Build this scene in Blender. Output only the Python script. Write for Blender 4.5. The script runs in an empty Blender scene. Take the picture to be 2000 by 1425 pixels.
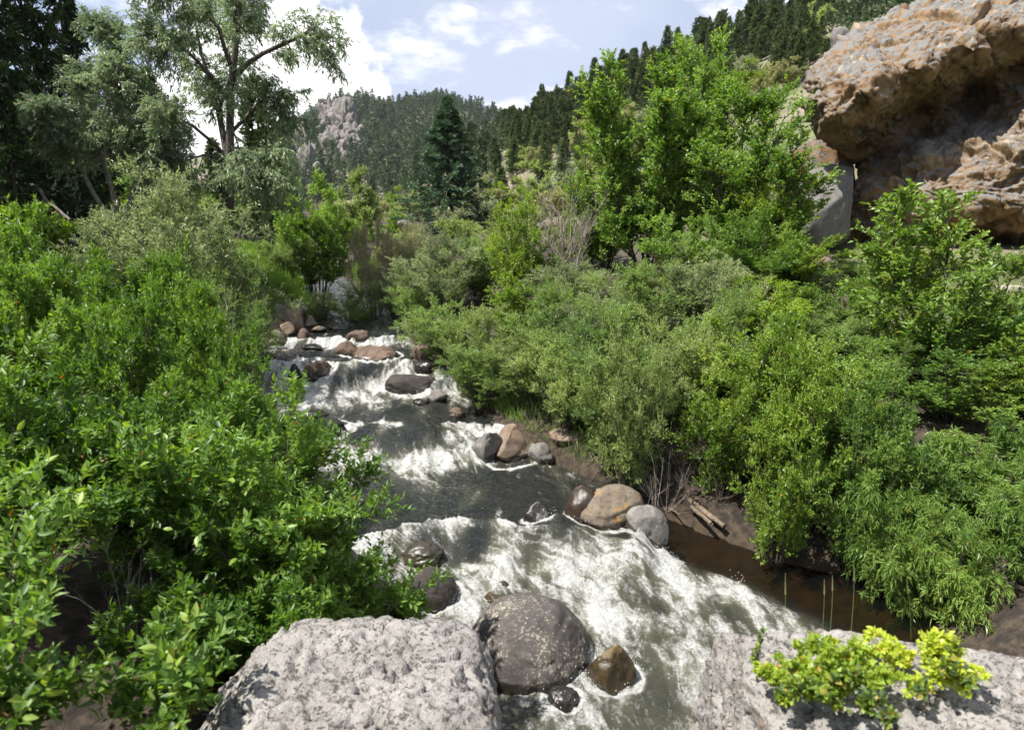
import bpy, bmesh, math
import numpy as np
from mathutils import Vector, Matrix, Quaternion

# ------------------------------------------------------------------ camera, sky, sun, exposure
scene = bpy.context.scene
COL = scene.collection
F, CX, CY = 1222.0, 1000.0, 712.5            # focal length and centre in photo pixels (2000 wide)
PITCH = math.atan((CY - 500.0) / F)
CAMZ = 4.0
cd = bpy.data.cameras.new('camera'); cam = bpy.data.objects.new('camera', cd); COL.objects.link(cam)
cam.location = (0, 0, CAMZ); cam.rotation_euler = (math.pi/2 - PITCH, 0, 0)
cd.sensor_fit = 'HORIZONTAL'; cd.sensor_width = 36.0; cd.lens = 36.0*F/2000.0
cd.clip_start = 0.05; cd.clip_end = 4000
cd.dof.use_dof = True; cd.dof.focus_distance = 9.0; cd.dof.aperture_fstop = 1.9
scene.camera = cam
SUN_AZ, SUN_EL = math.radians(-114), math.radians(60)      # azimuth from +Y, clockwise positive
sdir = Vector((math.sin(SUN_AZ)*math.cos(SUN_EL), math.cos(SUN_AZ)*math.cos(SUN_EL), math.sin(SUN_EL)))
sl = bpy.data.lights.new('sun', 'SUN'); sl.energy = 5.0; sl.angle = math.radians(0.5); sl.color = (1.0, 0.955, 0.89)
sun = bpy.data.objects.new('sun', sl); COL.objects.link(sun); sun.location = (-30, -12, 60)
sun.rotation_euler = (-sdir).to_track_quat('-Z', 'Y').to_euler()
scene.view_settings.view_transform = 'Standard'; scene.view_settings.look = 'None'
scene.view_settings.gamma = 1.0; scene.view_settings.exposure = 1.05
try: scene.view_settings.use_curve_mapping = False
except Exception: pass
scene.cycles.use_denoising = True
scene.cycles.max_bounces = 5; scene.cycles.diffuse_bounces = 3; scene.cycles.transmission_bounces = 3; scene.cycles.glossy_bounces = 2; scene.cycles.transparent_max_bounces = 4
scene.cycles.use_adaptive_sampling = True; scene.cycles.adaptive_threshold = 0.02
scene.cycles.sample_clamp_indirect = 4.0
scene.cycles.caustics_reflective = False; scene.cycles.caustics_refractive = False

def ray(px, py):
    a, b = (px-CX)/F, (CY-py)/F
    return np.array([a, math.cos(PITCH) + b*math.sin(PITCH), -math.sin(PITCH) + b*math.cos(PITCH)])
def at(px, py, Y):
    d = ray(px, py); return np.array([0, 0, CAMZ]) + d*(Y/d[1])
def project(P):
    P = np.atleast_2d(np.asarray(P, float)); z = P[:, 2]-CAMZ
    dep = P[:, 1]*math.cos(PITCH) - z*math.sin(PITCH)
    upc = P[:, 1]*math.sin(PITCH) + z*math.cos(PITCH)
    dep = np.where(dep < .05, .05, dep)
    return np.stack([CX + F*P[:, 0]/dep, CY - F*upc/dep, dep], 1)

# ---- node helpers
class NT:
    def __init__(s, tree): s.t = tree; tree.nodes.clear()
    def n(s, typ, **kw):
        nd = s.t.nodes.new(typ)
        for k, v in kw.items():
            if k.startswith('i_'):
                key = k[2:]; key = int(key) if key.isdigit() else key.replace('_', ' ')
                s.set(nd, key, v)
            else: setattr(nd, k, v)
        return nd
    def set(s, nd, key, v):
        sock = nd.inputs[key]
        if hasattr(v, 'is_linked') or isinstance(v, bpy.types.NodeSocket): s.t.links.new(v, sock)
        else: sock.default_value = v
    def math(s, op, a, b=0.0, c=0.0, clamp=False):
        nd = s.t.nodes.new('ShaderNodeMath'); nd.operation = op; nd.use_clamp = clamp
        for i, v in enumerate((a, b, c)): s.set(nd, i, v)
        return nd.outputs[0]
    def mix(s, f, a, b, blend='MIX'):
        nd = s.t.nodes.new('ShaderNodeMix'); nd.data_type = 'RGBA'; nd.blend_type = blend
        s.set(nd, 0, f)
        for i, v in ((6, a), (7, b)):
            s.set(nd, i, v if isinstance(v, bpy.types.NodeSocket) else (*v, 1.0))
        return nd.outputs[2]
    def ss(s, v, lo, hi):
        nd = s.t.nodes.new('ShaderNodeMapRange'); nd.interpolation_type = 'SMOOTHSTEP'
        s.set(nd, 0, v); nd.inputs[1].default_value = lo; nd.inputs[2].default_value = hi
        return nd.outputs[0]
    def noise(s, vec, scale, detail=4, rough=.55, dist=0.0):
        nd = s.n('ShaderNodeTexNoise'); nd.inputs['Scale'].default_value = scale
        nd.inputs['Detail'].default_value = detail; nd.inputs['Roughness'].default_value = rough; nd.inputs['Distortion'].default_value = dist
        if vec is not None: s.t.links.new(vec, nd.inputs['Vector'])
        return nd.outputs[0]
    def voro(s, vec, scale, out='Distance', feature='F1', rnd=1.0):
        nd = s.n('ShaderNodeTexVoronoi', feature=feature); nd.inputs['Scale'].default_value = scale; nd.inputs['Randomness'].default_value = rnd
        s.t.links.new(vec, nd.inputs['Vector'])
        return nd.outputs[out]
    def attr(s, name):
        nd = s.n('ShaderNodeAttribute', attribute_name=name); return nd.outputs['Fac']
    def vmath(s, op, a, b):
        nd = s.t.nodes.new('ShaderNodeVectorMath'); nd.operation = op
        for i, v in enumerate((a, b)): s.set(nd, i, v)
        return nd
    def link(s, a, b): s.t.links.new(a, b)

# ---- world: clear summer sky with drifting cloud
world = bpy.data.worlds.new('World'); scene.world = world; world.use_nodes = True
w = NT(world.node_tree)
sky = w.n('ShaderNodeTexSky', sky_type='NISHITA'); sky.sun_disc = False
sky.sun_elevation = SUN_EL; sky.sun_rotation = SUN_AZ % (2*math.pi); sky.air_density = 1.0; sky.dust_density = 1.0; sky.altitude = 2400
bg1 = w.n('ShaderNodeBackground', i_Strength=0.08); w.link(sky.outputs[0], bg1.inputs[0])
tc = w.n('ShaderNodeTexCoord'); dirv = tc.outputs['Generated']
sep = w.n('ShaderNodeSeparateXYZ'); w.link(dirv, sep.inputs[0])
# stretch cloud cells towards the horizon
zz = w.math('ADD', w.math('MAXIMUM', sep.outputs[2], 0.0), 0.22)
cxyz = w.n('ShaderNodeCombineXYZ'); w.link(w.math('DIVIDE', sep.outputs[0], zz), cxyz.inputs[0]); w.link(w.math('DIVIDE', sep.outputs[1], zz), cxyz.inputs[1])
cl = cxyz.outputs[0]
n1 = w.noise(cl, 2.1, 7, .58, .3); n2 = w.noise(cl, 5.5, 6, .6, .2); n3 = w.noise(cl, 0.9, 3, .5)
veil = w.ss(n3, .28, .60)                                   # thin high veil
puff = w.ss(w.math('ADD', n1, w.math('MULTIPLY', w.math('SUBTRACT', n2, .5), .45)), .50, .64)
cum = None
for px, py, rad in ((590, 175, .135), (470, 260, .16), (640, 205, .07)):     # heaped clouds over the ridge
    d = ray(px, py); d = d/np.linalg.norm(d)
    dist = w.vmath('DISTANCE', dirv, tuple(d)).outputs['Value']
    e = w.math('ADD', w.math('MULTIPLY', dist, -1.0/rad), 1.0)
    cum = e if cum is None else w.math('MAXIMUM', cum, e)
nb = w.noise(dirv, 11, 6, .55); 
cumf = w.ss(w.math('ADD', cum, w.math('MULTIPLY', w.math('SUBTRACT', nb, .5), 1.5)), .10, .28)
ccol = w.mix(w.ss(n2, .35, .65), (.80, .83, .95), (1.0, 1.0, 1.0))
bgv = w.n('ShaderNodeBackground', i_Strength=0.47, i_Color=(.72, .79, 1.0, 1))
bgc = w.n('ShaderNodeBackground', i_Strength=0.66); w.link(ccol, bgc.inputs[0])
bgk = w.n('ShaderNodeBackground', i_Strength=0.76, i_Color=(1, .99, .98, 1))
def mixsh(tree, f, a, b):
    m = tree.n('ShaderNodeMixShader'); tree.set(m, 0, f); tree.link(a, m.inputs[1]); tree.link(b, m.inputs[2]); return m.outputs[0]
s1 = mixsh(w, w.math('MULTIPLY_ADD', veil, .5, .45), bg1.outputs[0], bgv.outputs[0])
s2 = mixsh(w, w.math('MULTIPLY', puff, .7), s1, bgc.outputs[0])
s3 = mixsh(w, cumf, s2, bgk.outputs[0])
wo = w.n('ShaderNodeOutputWorld'); w.link(s3, wo.inputs[0])

# ------------------------------------------------------------------ numeric helpers
_rp = np.random.RandomState(7)
_perm = _rp.permutation(256); _perm = np.concatenate([_perm, _perm, _perm])
_grad = _rp.normal(size=(256, 3)); _grad /= np.linalg.norm(_grad, axis=1)[:, None]
def pnoise(P):
    P = np.asarray(P, float); I = np.floor(P).astype(np.int64); f = P - I; I &= 255
    u = f*f*f*(f*(f*6-15)+10); out = 0
    for dx in (0, 1):
        wx = u[:, 0] if dx else 1-u[:, 0]
        for dy in (0, 1):
            wy = u[:, 1] if dy else 1-u[:, 1]
            for dz in (0, 1):
                wz = u[:, 2] if dz else 1-u[:, 2]
                h = _perm[_perm[_perm[I[:, 0]+dx]+I[:, 1]+dy]+I[:, 2]+dz]
                g = _grad[h]
                out = out + wx*wy*wz*(g[:, 0]*(f[:, 0]-dx)+g[:, 1]*(f[:, 1]-dy)+g[:, 2]*(f[:, 2]-dz))
    return out*1.6
def fbm(P, octv=4, gain=.5, lac=2.03, ridged=False):
    P = np.asarray(P, float); a = 1.0; s = 0; t = 0
    for i in range(octv):
        n = pnoise(P + 17.3*i)
        if ridged: n = 1-2*np.abs(n)
        s = s + a*n; t += a; a *= gain; P = P*lac
    return s/t
_jit = _rp.uniform(0, 1, (256, 3)); _cv = _rp.uniform(-1, 1, 256)
def cells(P):
    I = np.floor(P).astype(np.int64); b1 = np.full(len(P), 9.); b2 = np.full(len(P), 9.); val = np.zeros(len(P))
    for dx in (-1, 0, 1):
        for dy in (-1, 0, 1):
            for dz in (-1, 0, 1):
                J = I+[dx, dy, dz]; K = J & 255; h = _perm[_perm[_perm[K[:, 0]]+K[:, 1]]+K[:, 2]]
                d = np.linalg.norm(J+_jit[h]-P, axis=1); n = d < b1; b2 = np.where(n, b1, np.minimum(b2, d)); val = np.where(n, _cv[h], val); b1 = np.where(n, d, b1)
    return b2-b1, val
def sst(x, a, b):
    t = np.clip((np.asarray(x, float)-a)/(b-a), 0, 1); return t*t*(3-2*t)
def nrm(v): return v/np.maximum(np.linalg.norm(v, axis=-1, keepdims=True), 1e-9)

def mesh_np(name, V, faces, mat=None, attrs=None, smooth=True):
    """faces: (N,3) or (N,4) int array"""
    me = bpy.data.meshes.new(name); V = np.asarray(V, np.float32); faces = np.asarray(faces, np.int32)
    k = faces.shape[1]; n = len(faces)
    me.vertices.add(len(V)); me.vertices.foreach_set('co', V.ravel())
    me.loops.add(n*k); me.loops.foreach_set('vertex_index', faces.ravel())
    me.polygons.add(n); me.polygons.foreach_set('loop_start', np.arange(0, n*k, k, dtype=np.int32))
    me.polygons.foreach_set('loop_total', np.full(n, k, np.int32))
    me.polygons.foreach_set('use_smooth', np.full(n, smooth, bool))
    for an, av in (attrs or {}).items():
        a = me.attributes.new(an, 'FLOAT', 'POINT'); a.data.foreach_set('value', np.asarray(av, np.float32))
    me.update(calc_edges=True)
    if mat is not None: me.materials.append(mat)
    return me
def link(name, data, parent=None, loc=None):
    o = bpy.data.objects.new(name, data); COL.objects.link(o)
    if parent is not None: o.parent = parent
    if loc is not None: o.location = loc
    return o
def tag(o, label=None, cat=None, group=None, kind=None):
    for k, v in (('label', label), ('category', cat), ('group', group), ('kind', kind)):
        if v: o[k] = v
    return o

# ------------------------------------------------------------------ the lie of the land
KY = np.array([-30, 2.2, 4.9, 6.4, 7.05, 7.85, 9.6, 10.15, 11.3, 12.9, 13.2, 14.15, 14.85, 15.6, 16.0, 17.3, 20, 30, 42, 100, 300, 700.])
KZ = np.array([-2.5, -.25, 0, .08, .14, .44, .50, .56, .88, 1.03, 1.08, 1.62, 1.70, 1.74, 1.92, 2.02, 2.4, 3.4, 4.6, 9, 16, 26.])
CYk = np.array([-30, 2.0, 4.9, 6.4, 7.2, 7.65, 9.65, 10.5, 11.3, 13.2, 14.0, 14.85, 16.2, 17.3, 20, 30, 42, 700.])
CL = np.array([5.0, .35, -.72, -1.15, -1.65, -2.3, -3.4, -4.05, -4.4, -5.3, -5.7, -6.1, -5.6, -5.5, -6.4, -10.5, -15.5, -245])
CR = np.array([14.0, 5.0, 3.9, 4.7, 4.3, 3.4, 1.05, .5, -.2, -1.25, -1.7, -2.1, -2.7, -3.0, -4.2, -8.6, -13.4, -238])
AX = math.radians(19.0)
def chan(y): return np.interp(y, CYk, CL), np.interp(y, CYk, CR), np.interp(y, KY, KZ)
_fp = [(-700, 330), (0, 330), (300, 320), (430, 305), (520, 285), (560, 268), (620, 236), (650, 216), (700, 212), (780, 220), (860, 208), (950, 236), (1030, 258), (1110, 250), (1250, 270), (1500, 300), (2600, 330)]
_fa, _ft = [], []
for _x, _r in _fp:
    _d = ray(_x, _r); _fa.append(math.atan2(_d[0], _d[1])); _ft.append(_d[2]/math.hypot(_d[0], _d[1]))
def zwat(x, y):
    yy = y - 1.25*sst(x, 1.5, 2.3)*sst(y, 5.5, 7.5)*(1-sst(y, 10, 12))
    return np.interp(yy, KY, KZ)
def terrain(x, y):
    x = np.asarray(x, float); y = np.asarray(y, float)
    L, R, zw = chan(y); zq = zwat(x, y); mid = (L+R)/2; hw = (R-L)/2
    dl, dr = L-x, x-R
    zin = zq - .12 - .32*np.clip(1-((x-mid)/hw)**2, 0, 1)
    dlp, drp = np.maximum(dl, 0), np.maximum(dr, 0)
    nearl = zw + .75*sst(dl, 0, .9) + .25*np.minimum(dlp, 7) + .10*sst(dl, 2, 6)
    nearr = zq + .40*sst(dr, 0, .8) + .13*np.minimum(drp, 14)
    # valley walls
    ca = math.cos(AX)
    wl = np.maximum(dlp*ca-6.0, 0); wr = np.maximum(drp*ca-13-6*(1-sst(y, 18, 32)), 0)
    capl, capr = 75.0, 190.0
    nearl = nearl + capl*(1-np.exp(-.58*wl**1.0/capl))*sst(wl, 0, 6)
    nearr = nearr + capr*(1-np.exp(-.49*wr/capr))*sst(wr, 0, 8)
    h = np.where(dl > 0, nearl, np.where(dr > 0, nearr, zin))
    P = np.stack([x, y, np.zeros_like(x)], -1).reshape(-1, 3)
    out = np.maximum(dlp, drp).reshape(-1)
    n = fbm(P*.35, 4)*.22*sst(out, 0, 2) + fbm(P*.05+9, 4)*2.2*sst(out, 14, 60) + fbm(P*1.7, 3)*.07*sst(out, 0, .6)
    h = h + n.reshape(h.shape)
    # the mound behind the camera that the viewer stands on
    m = (1-sst(y, 1.2, 3.0))*(1-sst(x, .2, 1.9))*sst(y, -60, -20)
    h = h*(1-m) + np.maximum(h, 2.35)*m
    # the wooded mountain that closes the valley
    r = np.hypot(x, y); az = np.arctan2(x, y)
    te = np.interp(az, _fa, _ft)
    hm = 4 + 430*te*(sst(r, 120, 430)*.55 + .45*np.clip((r-120)/310, 0, 1))
    hm = np.where(r > 430, (4+430*te) - (r-430)*.25, hm) + fbm(P*.02+3, 4).reshape(h.shape)*5*sst(r, 150, 250)
    hm = np.where((y > 0) & (r > 110), hm, -50)
    return np.maximum(h, hm)
def Hs(x, y): return float(terrain(np.array([x]), np.array([y]))[0])
def place(px, Y):
    X = (px-CX)/F*Y
    for _ in range(6):
        z = Hs(X, Y); X = (px-CX)/F*(Y*math.cos(PITCH)-(z-CAMZ)*math.sin(PITCH))
    return X, Y, Hs(X, Y)
def hit(px, py):
    """first point of the ground or water under a photo pixel"""
    d = ray(px, py); Y = np.arange(2.0, 60, .01); t = Y/d[1]
    X = d[0]*t; Z = CAMZ + d[2]*t
    L, R, zw = chan(Y); g = terrain(X, Y); g = np.where((X > L) & (X < R), zwat(X, Y), g)
    i = int(np.argmax(Z < g)); return np.array([X[i], Y[i], g[i]])

# ------------------------------------------------------------------ materials
def new_mat(name):
    m = bpy.data.materials.new(name); m.use_nodes = True; return m, NT(m.node_tree)
def out(t, sh, disp=None):
    o = t.n('ShaderNodeOutputMaterial'); t.link(sh, o.inputs[0])
def leaf_mat(name, dark, light, odd=(.30, .20, .03), oddat=.985, trans=.42, rough=.42, spec=.45):
    if 'needle' not in name: dark = tuple(v*1.3 for v in dark); light = tuple(v*q+a for v, q, a in zip(light, (1.32, 1.30, 1.05), (.012, .006, .018)))
    m, t = new_mat(name)
    ti = t.attr('tint'); oi = t.n('ShaderNodeObjectInfo').outputs['Random']
    geo = t.n('ShaderNodeNewGeometry')
    pn = t.noise(geo.outputs['Position'], .9, 2, .5)
    f = t.math('ADD', t.math('MULTIPLY', ti, .55), t.math('ADD', t.math('MULTIPLY', t.ss(pn, .3, .7), .75), t.math('MULTIPLY_ADD', oi, .3, -.30)), clamp=True)
    c = t.mix(f, dark, light)
    c = t.mix(t.math('GREATER_THAN', ti, oddat), c, odd)
    back = t.mix(.35, c, tuple(min(1, 1.25*v+.01) for v in light))
    col = t.mix(geo.outputs['Backfacing'], c, back)
    p = t.n('ShaderNodeBsdfPrincipled', i_Roughness=rough); t.link(col, p.inputs['Base Color']); p.inputs['Specular IOR Level'].default_value = spec
    tr = t.n('ShaderNodeBsdfTranslucent')
    hs = t.n('ShaderNodeHueSaturation'); hs.inputs['Saturation'].default_value = 1.15; hs.inputs['Value'].default_value = 1.5; hs.inputs['Hue'].default_value = .488
    t.link(c, hs.inputs['Color']); t.link(hs.outputs[0], tr.inputs[0])
    out(t, mixsh(t, trans, p.outputs[0], tr.outputs[0])); return m
def bark_mat(name, c1, c2, sc=14.0):
    m, t = new_mat(name); tc = t.n('ShaderNodeTexCoord').outputs['Object']
    mp = t.n('ShaderNodeMapping'); mp.inputs['Scale'].default_value = (1, 1, .25); t.link(tc, mp.inputs[0])
    n = t.noise(mp.outputs[0], sc, 5, .6); c = t.mix(t.ss(n, .35, .68), c1, c2)
    p = t.n('ShaderNodeBsdfPrincipled', i_Roughness=.85); t.link(c, p.inputs['Base Color'])
    b = t.n('ShaderNodeBump', i_Strength=.6, i_Distance=.02); t.link(n, b.inputs['Height']); t.link(b.outputs[0], p.inputs['Normal'])
    out(t, p.outputs[0]); return m
def rock_mat(name, c1, c2, c3, sc=3.0, spot=None, spot_sc=28.0, spot_lo=.56, bump=.5, fine=60.0, top=None, rough=.85, pits=0.0, speck=0.0):
    """mottled stone; attribute 'wet' darkens and glosses the part the stream keeps wet"""
    al = .60; c1, c2, c3 = (tuple(q*al for q in c) for c in (c1, c2, c3)); spot = spot and tuple(q*al for q in spot); top = top and tuple(q*al for q in top)
    m, t = new_mat(name); tc = t.n('ShaderNodeTexCoord').outputs['Object']
    oi = t.n('ShaderNodeObjectInfo').outputs['Random']
    v = t.vmath('ADD', tc, (0, 0, 0)).outputs[0]
    n1 = t.noise(v, sc, 6, .62, .4); n2 = t.noise(v, sc*4.3, 5, .6); n3 = t.noise(v, fine, 3, .6)
    c = t.mix(t.ss(n1, .38, .62), c1, c2); c = t.mix(t.ss(n2, .50, .72), c, c3)
    c = t.mix(t.math('MULTIPLY', t.ss(n3, .45, .75), .55), c, tuple(v_*.45 for v_ in c1))
    if speck:
        sk = t.ss(t.math('ADD', t.noise(v, speck, 5, .7, .6), t.math('MULTIPLY', t.math('SUBTRACT', n2, .5), .5)), .56, .66); c = t.mix(t.math('MULTIPLY', sk, .5), c, tuple(q*.22 for q in c1))
    if top is not None:
        nz = t.n('ShaderNodeSeparateXYZ'); g = t.n('ShaderNodeNewGeometry'); t.link(g.outputs['True Normal'], nz.inputs[0])
        c = t.mix(t.ss(t.math('ADD', nz.outputs[2], t.math('MULTIPLY', t.math('SUBTRACT', n1, .5), 1.2)), .06, .42), c, top)
    if spot is not None:
        sp = t.ss(t.math('ADD', t.noise(v, spot_sc, 4, .65), t.math('MULTIPLY', t.math('SUBTRACT', n1, .5), .7)), spot_lo, spot_lo+.05)
        c = t.mix(t.math('MULTIPLY', sp, .9), c, spot)
    wet = t.attr('wet')
    wetn = t.ss(t.math('ADD', wet, t.math('MULTIPLY', t.math('SUBTRACT', n2, .5), .8)), .35, .65)
    cw = t.mix(.72, c, (.012, .010, .007))
    c = t.mix(wetn, c, cw)
    ro = t.math('MULTIPLY_ADD', wetn, .14-rough, rough)
    p = t.n('ShaderNodeBsdfPrincipled'); t.link(c, p.inputs['Base Color']); t.link(ro, p.inputs['Roughness'])
    hgt = t.math('ADD', t.math('MULTIPLY', n2, .7), t.math('MULTIPLY', n3, .35))
    if speck: hgt = t.math('SUBTRACT', hgt, t.math('MULTIPLY', sk, .9))
    if pits: hgt = t.math('ADD', hgt, t.math('MULTIPLY', t.ss(t.voro(v, pits), 0.0, .45), .9))
    b = t.n('ShaderNodeBump', i_Strength=bump, i_Distance=.03); t.link(hgt, b.inputs['Height']); t.link(b.outputs[0], p.inputs['Normal'])
    out(t, p.outputs[0]); return m

M = {}
M['willow'] = leaf_mat('willow_leaf', (.068, .125, .030), (.195, .290, .085), (.20, .16, .04), .99)
M['willow_pale'] = leaf_mat('willow_pale_leaf', (.105, .160, .045), (.265, .335, .125), (.22, .20, .06), .985)
M['willow_grey'] = leaf_mat('willow_grey_leaf', (.085, .125, .050), (.230, .285, .145), (.16, .14, .06), .98, spec=.6)
M['alder'] = leaf_mat('alder_leaf', (.064, .130, .016), (.200, .300, .042), (.33, .22, .03), .975)
M['birch'] = leaf_mat('birch_leaf', (.066, .135, .022), (.195, .310, .068), (.30, .27, .03), .97, trans=.45)
M['dogwood'] = leaf_mat('dogwood_leaf', (.036, .090, .012), (.150, .255, .042), (.34, .16, .05), .997, rough=.48)
M['sapling'] = leaf_mat('sapling_leaf', (.050, .112, .018), (.160, .250, .048), (.25, .20, .04), .985, rough=.42, spec=.45)
M['olive'] = leaf_mat('olive_brush_leaf', (.120, .140, .060), (.270, .285, .140), (.22, .18, .10), .9)
M['taupe'] = leaf_mat('taupe_brush_leaf', (0.178, 0.163, 0.101), (0.319, 0.283, 0.181), (.26, .20, .13), .8)
M['silver'] = leaf_mat('silver_willow_leaf', (.085, .130, .062), (.225, .300, .185), (.3, .28, .15), .985, spec=.6)
M['sage'] = leaf_mat('sage_leaf', (0.109, 0.139, 0.078), (0.232, 0.261, 0.160), (.2, .18, .1), .98)
M['currant'] = leaf_mat('currant_leaf', (0.116, 0.194, 0.023), (0.341, 0.413, 0.051), (.42, .24, .05), .975, trans=.42)
M['pine'] = leaf_mat('pine_needle', (.030, .052, .016), (.110, .150, .052), (.09, .08, .03), .985, trans=.15, rough=.6, spec=.25) or leaf_mat('x', (0.016, 0.035, 0.014), (0.057, 0.092, 0.032), (.07, .06, .03), .985, trans=.12, rough=.6, spec=.25)
M['pine_far'] = leaf_mat('far_pine_needle', (.028, .050, .026), (.105, .145, .070), (.06, .06, .03), .99, trans=.15, rough=.7, spec=.2) or leaf_mat('x', (0.019, 0.041, 0.022), (0.054, 0.089, 0.046), (.06, .06, .03), .99, trans=.12, rough=.7, spec=.2)
M['spruce'] = leaf_mat('spruce_needle', (.024, .058, .028), (.125, .205, .108), (.07, .09, .06), .99, trans=.15, rough=.5, spec=.35) or leaf_mat('x', (0.019, 0.049, 0.030), (0.070, 0.124, 0.081), (.07, .09, .06), .99, trans=.10, rough=.55, spec=.3)
M['conifer_dark'] = leaf_mat('dark_conifer_needle', (0.011, 0.024, 0.008), (0.038, 0.068, 0.019), (.05, .05, .02), .99, trans=.10, rough=.6, spec=.2)
M['grass'] = leaf_mat('grass_blade', (0.093, 0.178, 0.028), (0.217, 0.341, 0.065), (.25, .22, .08), .95, trans=.4)
M['bark'] = bark_mat('grey_brown_bark', (.050, .040, .030), (.120, .100, .080))
M['bark_dark'] = bark_mat('dark_bark', (.022, .018, .013), (.060, .048, .036))
M['bark_pale'] = bark_mat('pale_bark', (.16, .135, .105), (.34, .31, .26))
M['deadwood'] = bark_mat('bleached_dead_wood', (.17, .14, .11), (.36, .32, .27), 22)
M['driftwood'] = bark_mat('brown_driftwood', (.085, .062, .042), (.19, .145, .10), 22)
M['red_stem'] = bark_mat('reddish_stem', (.10, .035, .018), (.20, .075, .04), 22)

M['r_boulder'] = rock_mat('lichen_boulder_stone', (.085, .073, .065), (.130, .115, .103), (.18, .16, .14), 3.0, spot=(.44, .40, .31), spot_sc=38, spot_lo=.575, fine=80)
M['r_dark'] = rock_mat('dark_basalt_stone', (.040, .032, .028), (.075, .060, .050), (.10, .08, .065), 4.0, fine=70)
M['r_tan'] = rock_mat('tan_granite_stone', (.30, .21, .145), (.38, .29, .21), (.22, .17, .13), 3.0, fine=60)
M['r_orange'] = rock_mat('orange_lichen_stone', (.22, .17, .12), (.30, .25, .18), (.10, .08, .06), 4.0, spot=(.40, .23, .08), spot_sc=9, spot_lo=.60)
M['r_grey'] = rock_mat('grey_granite_stone', (.24, .22, .20), (.34, .32, .29), (.17, .155, .14), 4.0, fine=70)
M['r_brown'] = rock_mat('brown_stone', (.15, .10, .068), (.25, .17, .12), (.10, .07, .05), 4.0)
M['r_moss'] = rock_mat('mossy_stone', (.16, .14, .10), (.22, .19, .13), (.09, .075, .05), 4.0, spot=(.10, .12, .03), spot_sc=6, spot_lo=.52)
M['r_gold'] = rock_mat('wet_golden_stone', (.22, .15, .06), (.30, .21, .09), (.10, .07, .035), 5.0)
M['r_cong'] = rock_mat('pale_conglomerate_stone', (.37, .345, .315), (.49, .46, .43), (.25, .23, .205), 3.6, spot=(.46, .43, .385), spot_sc=21, spot_lo=.60, bump=.9, fine=90, speck=44.0)
M['r_cliff'] = rock_mat('weathered_cliff_stone', (.36, .215, .10), (.41, .27, .145), (.25, .145, .07), .7, spot=(.50, .40, .28), spot_sc=5.5, spot_lo=.62, bump=1.0, fine=9, top=(.235, .228, .215), pits=0, speck=3.4)
M['r_slab'] = rock_mat('grey_slab_stone', (.23, .215, .20), (.31, .29, .27), (.19, .16, .13), 1.2, fine=14, bump=.5)
M['r_crag'] = rock_mat('pinkish_crag_stone', (.22, .195, .17), (.30, .27, .24), (.12, .105, .09), .35, fine=2.2, bump=1.0, spot=(.07, .085, .05), spot_sc=.8, spot_lo=.60)
PEB = []
for i, c in enumerate(((.42, .39, .345), (.34, .285, .235), (.27, .26, .25), (.45, .425, .385), (.36, .25, .18))):
    PEB.append(rock_mat('pebble_stone_'+'abcde'[i], tuple(v*.85 for v in c), c, tuple(v*.7 for v in c), 9.0, fine=120, bump=.3))

def ground_material():
    m, t = new_mat('valley_ground_soil'); g = t.n('ShaderNodeNewGeometry'); P = g.outputs['Position']
    n1 = t.noise(P, .12, 5, .6); n2 = t.noise(P, 1.3, 5, .6); n3 = t.noise(P, 9, 4, .6)
    dry = t.mix(t.ss(n2, .4, .65), (0.166, 0.133, 0.097), (0.245, 0.209, 0.162))
    dry = t.mix(t.math('MULTIPLY', t.ss(n3, .5, .75), .5), dry, (0.101, 0.083, 0.061))
    grn = t.mix(t.ss(n2, .35, .65), (.060, .080, .026), (.125, .145, .055))
    c = t.mix(t.ss(t.math('ADD', n1, t.math('MULTIPLY', t.math('SUBTRACT', n2, .5), .5)), .40, .56), dry, grn)
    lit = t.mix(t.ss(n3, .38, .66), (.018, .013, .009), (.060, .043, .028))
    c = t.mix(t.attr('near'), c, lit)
    bed = t.mix(t.ss(t.noise(P, 5, 4, .6), .35, .65), (.018, .012, .007), (.055, .035, .016))
    c = t.mix(t.attr('bed'), c, bed)
    p = t.n('ShaderNodeBsdfPrincipled', i_Roughness=.95); t.link(c, p.inputs['Base Color'])
    b = t.n('ShaderNodeBump', i_Strength=.8, i_Distance=.08); t.link(t.math('ADD', n2, t.math('MULTIPLY', n3, .4)), b.inputs['Height']); t.link(b.outputs[0], p.inputs['Normal'])
    out(t, p.outputs[0]); return m
M['ground'] = ground_material()

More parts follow.
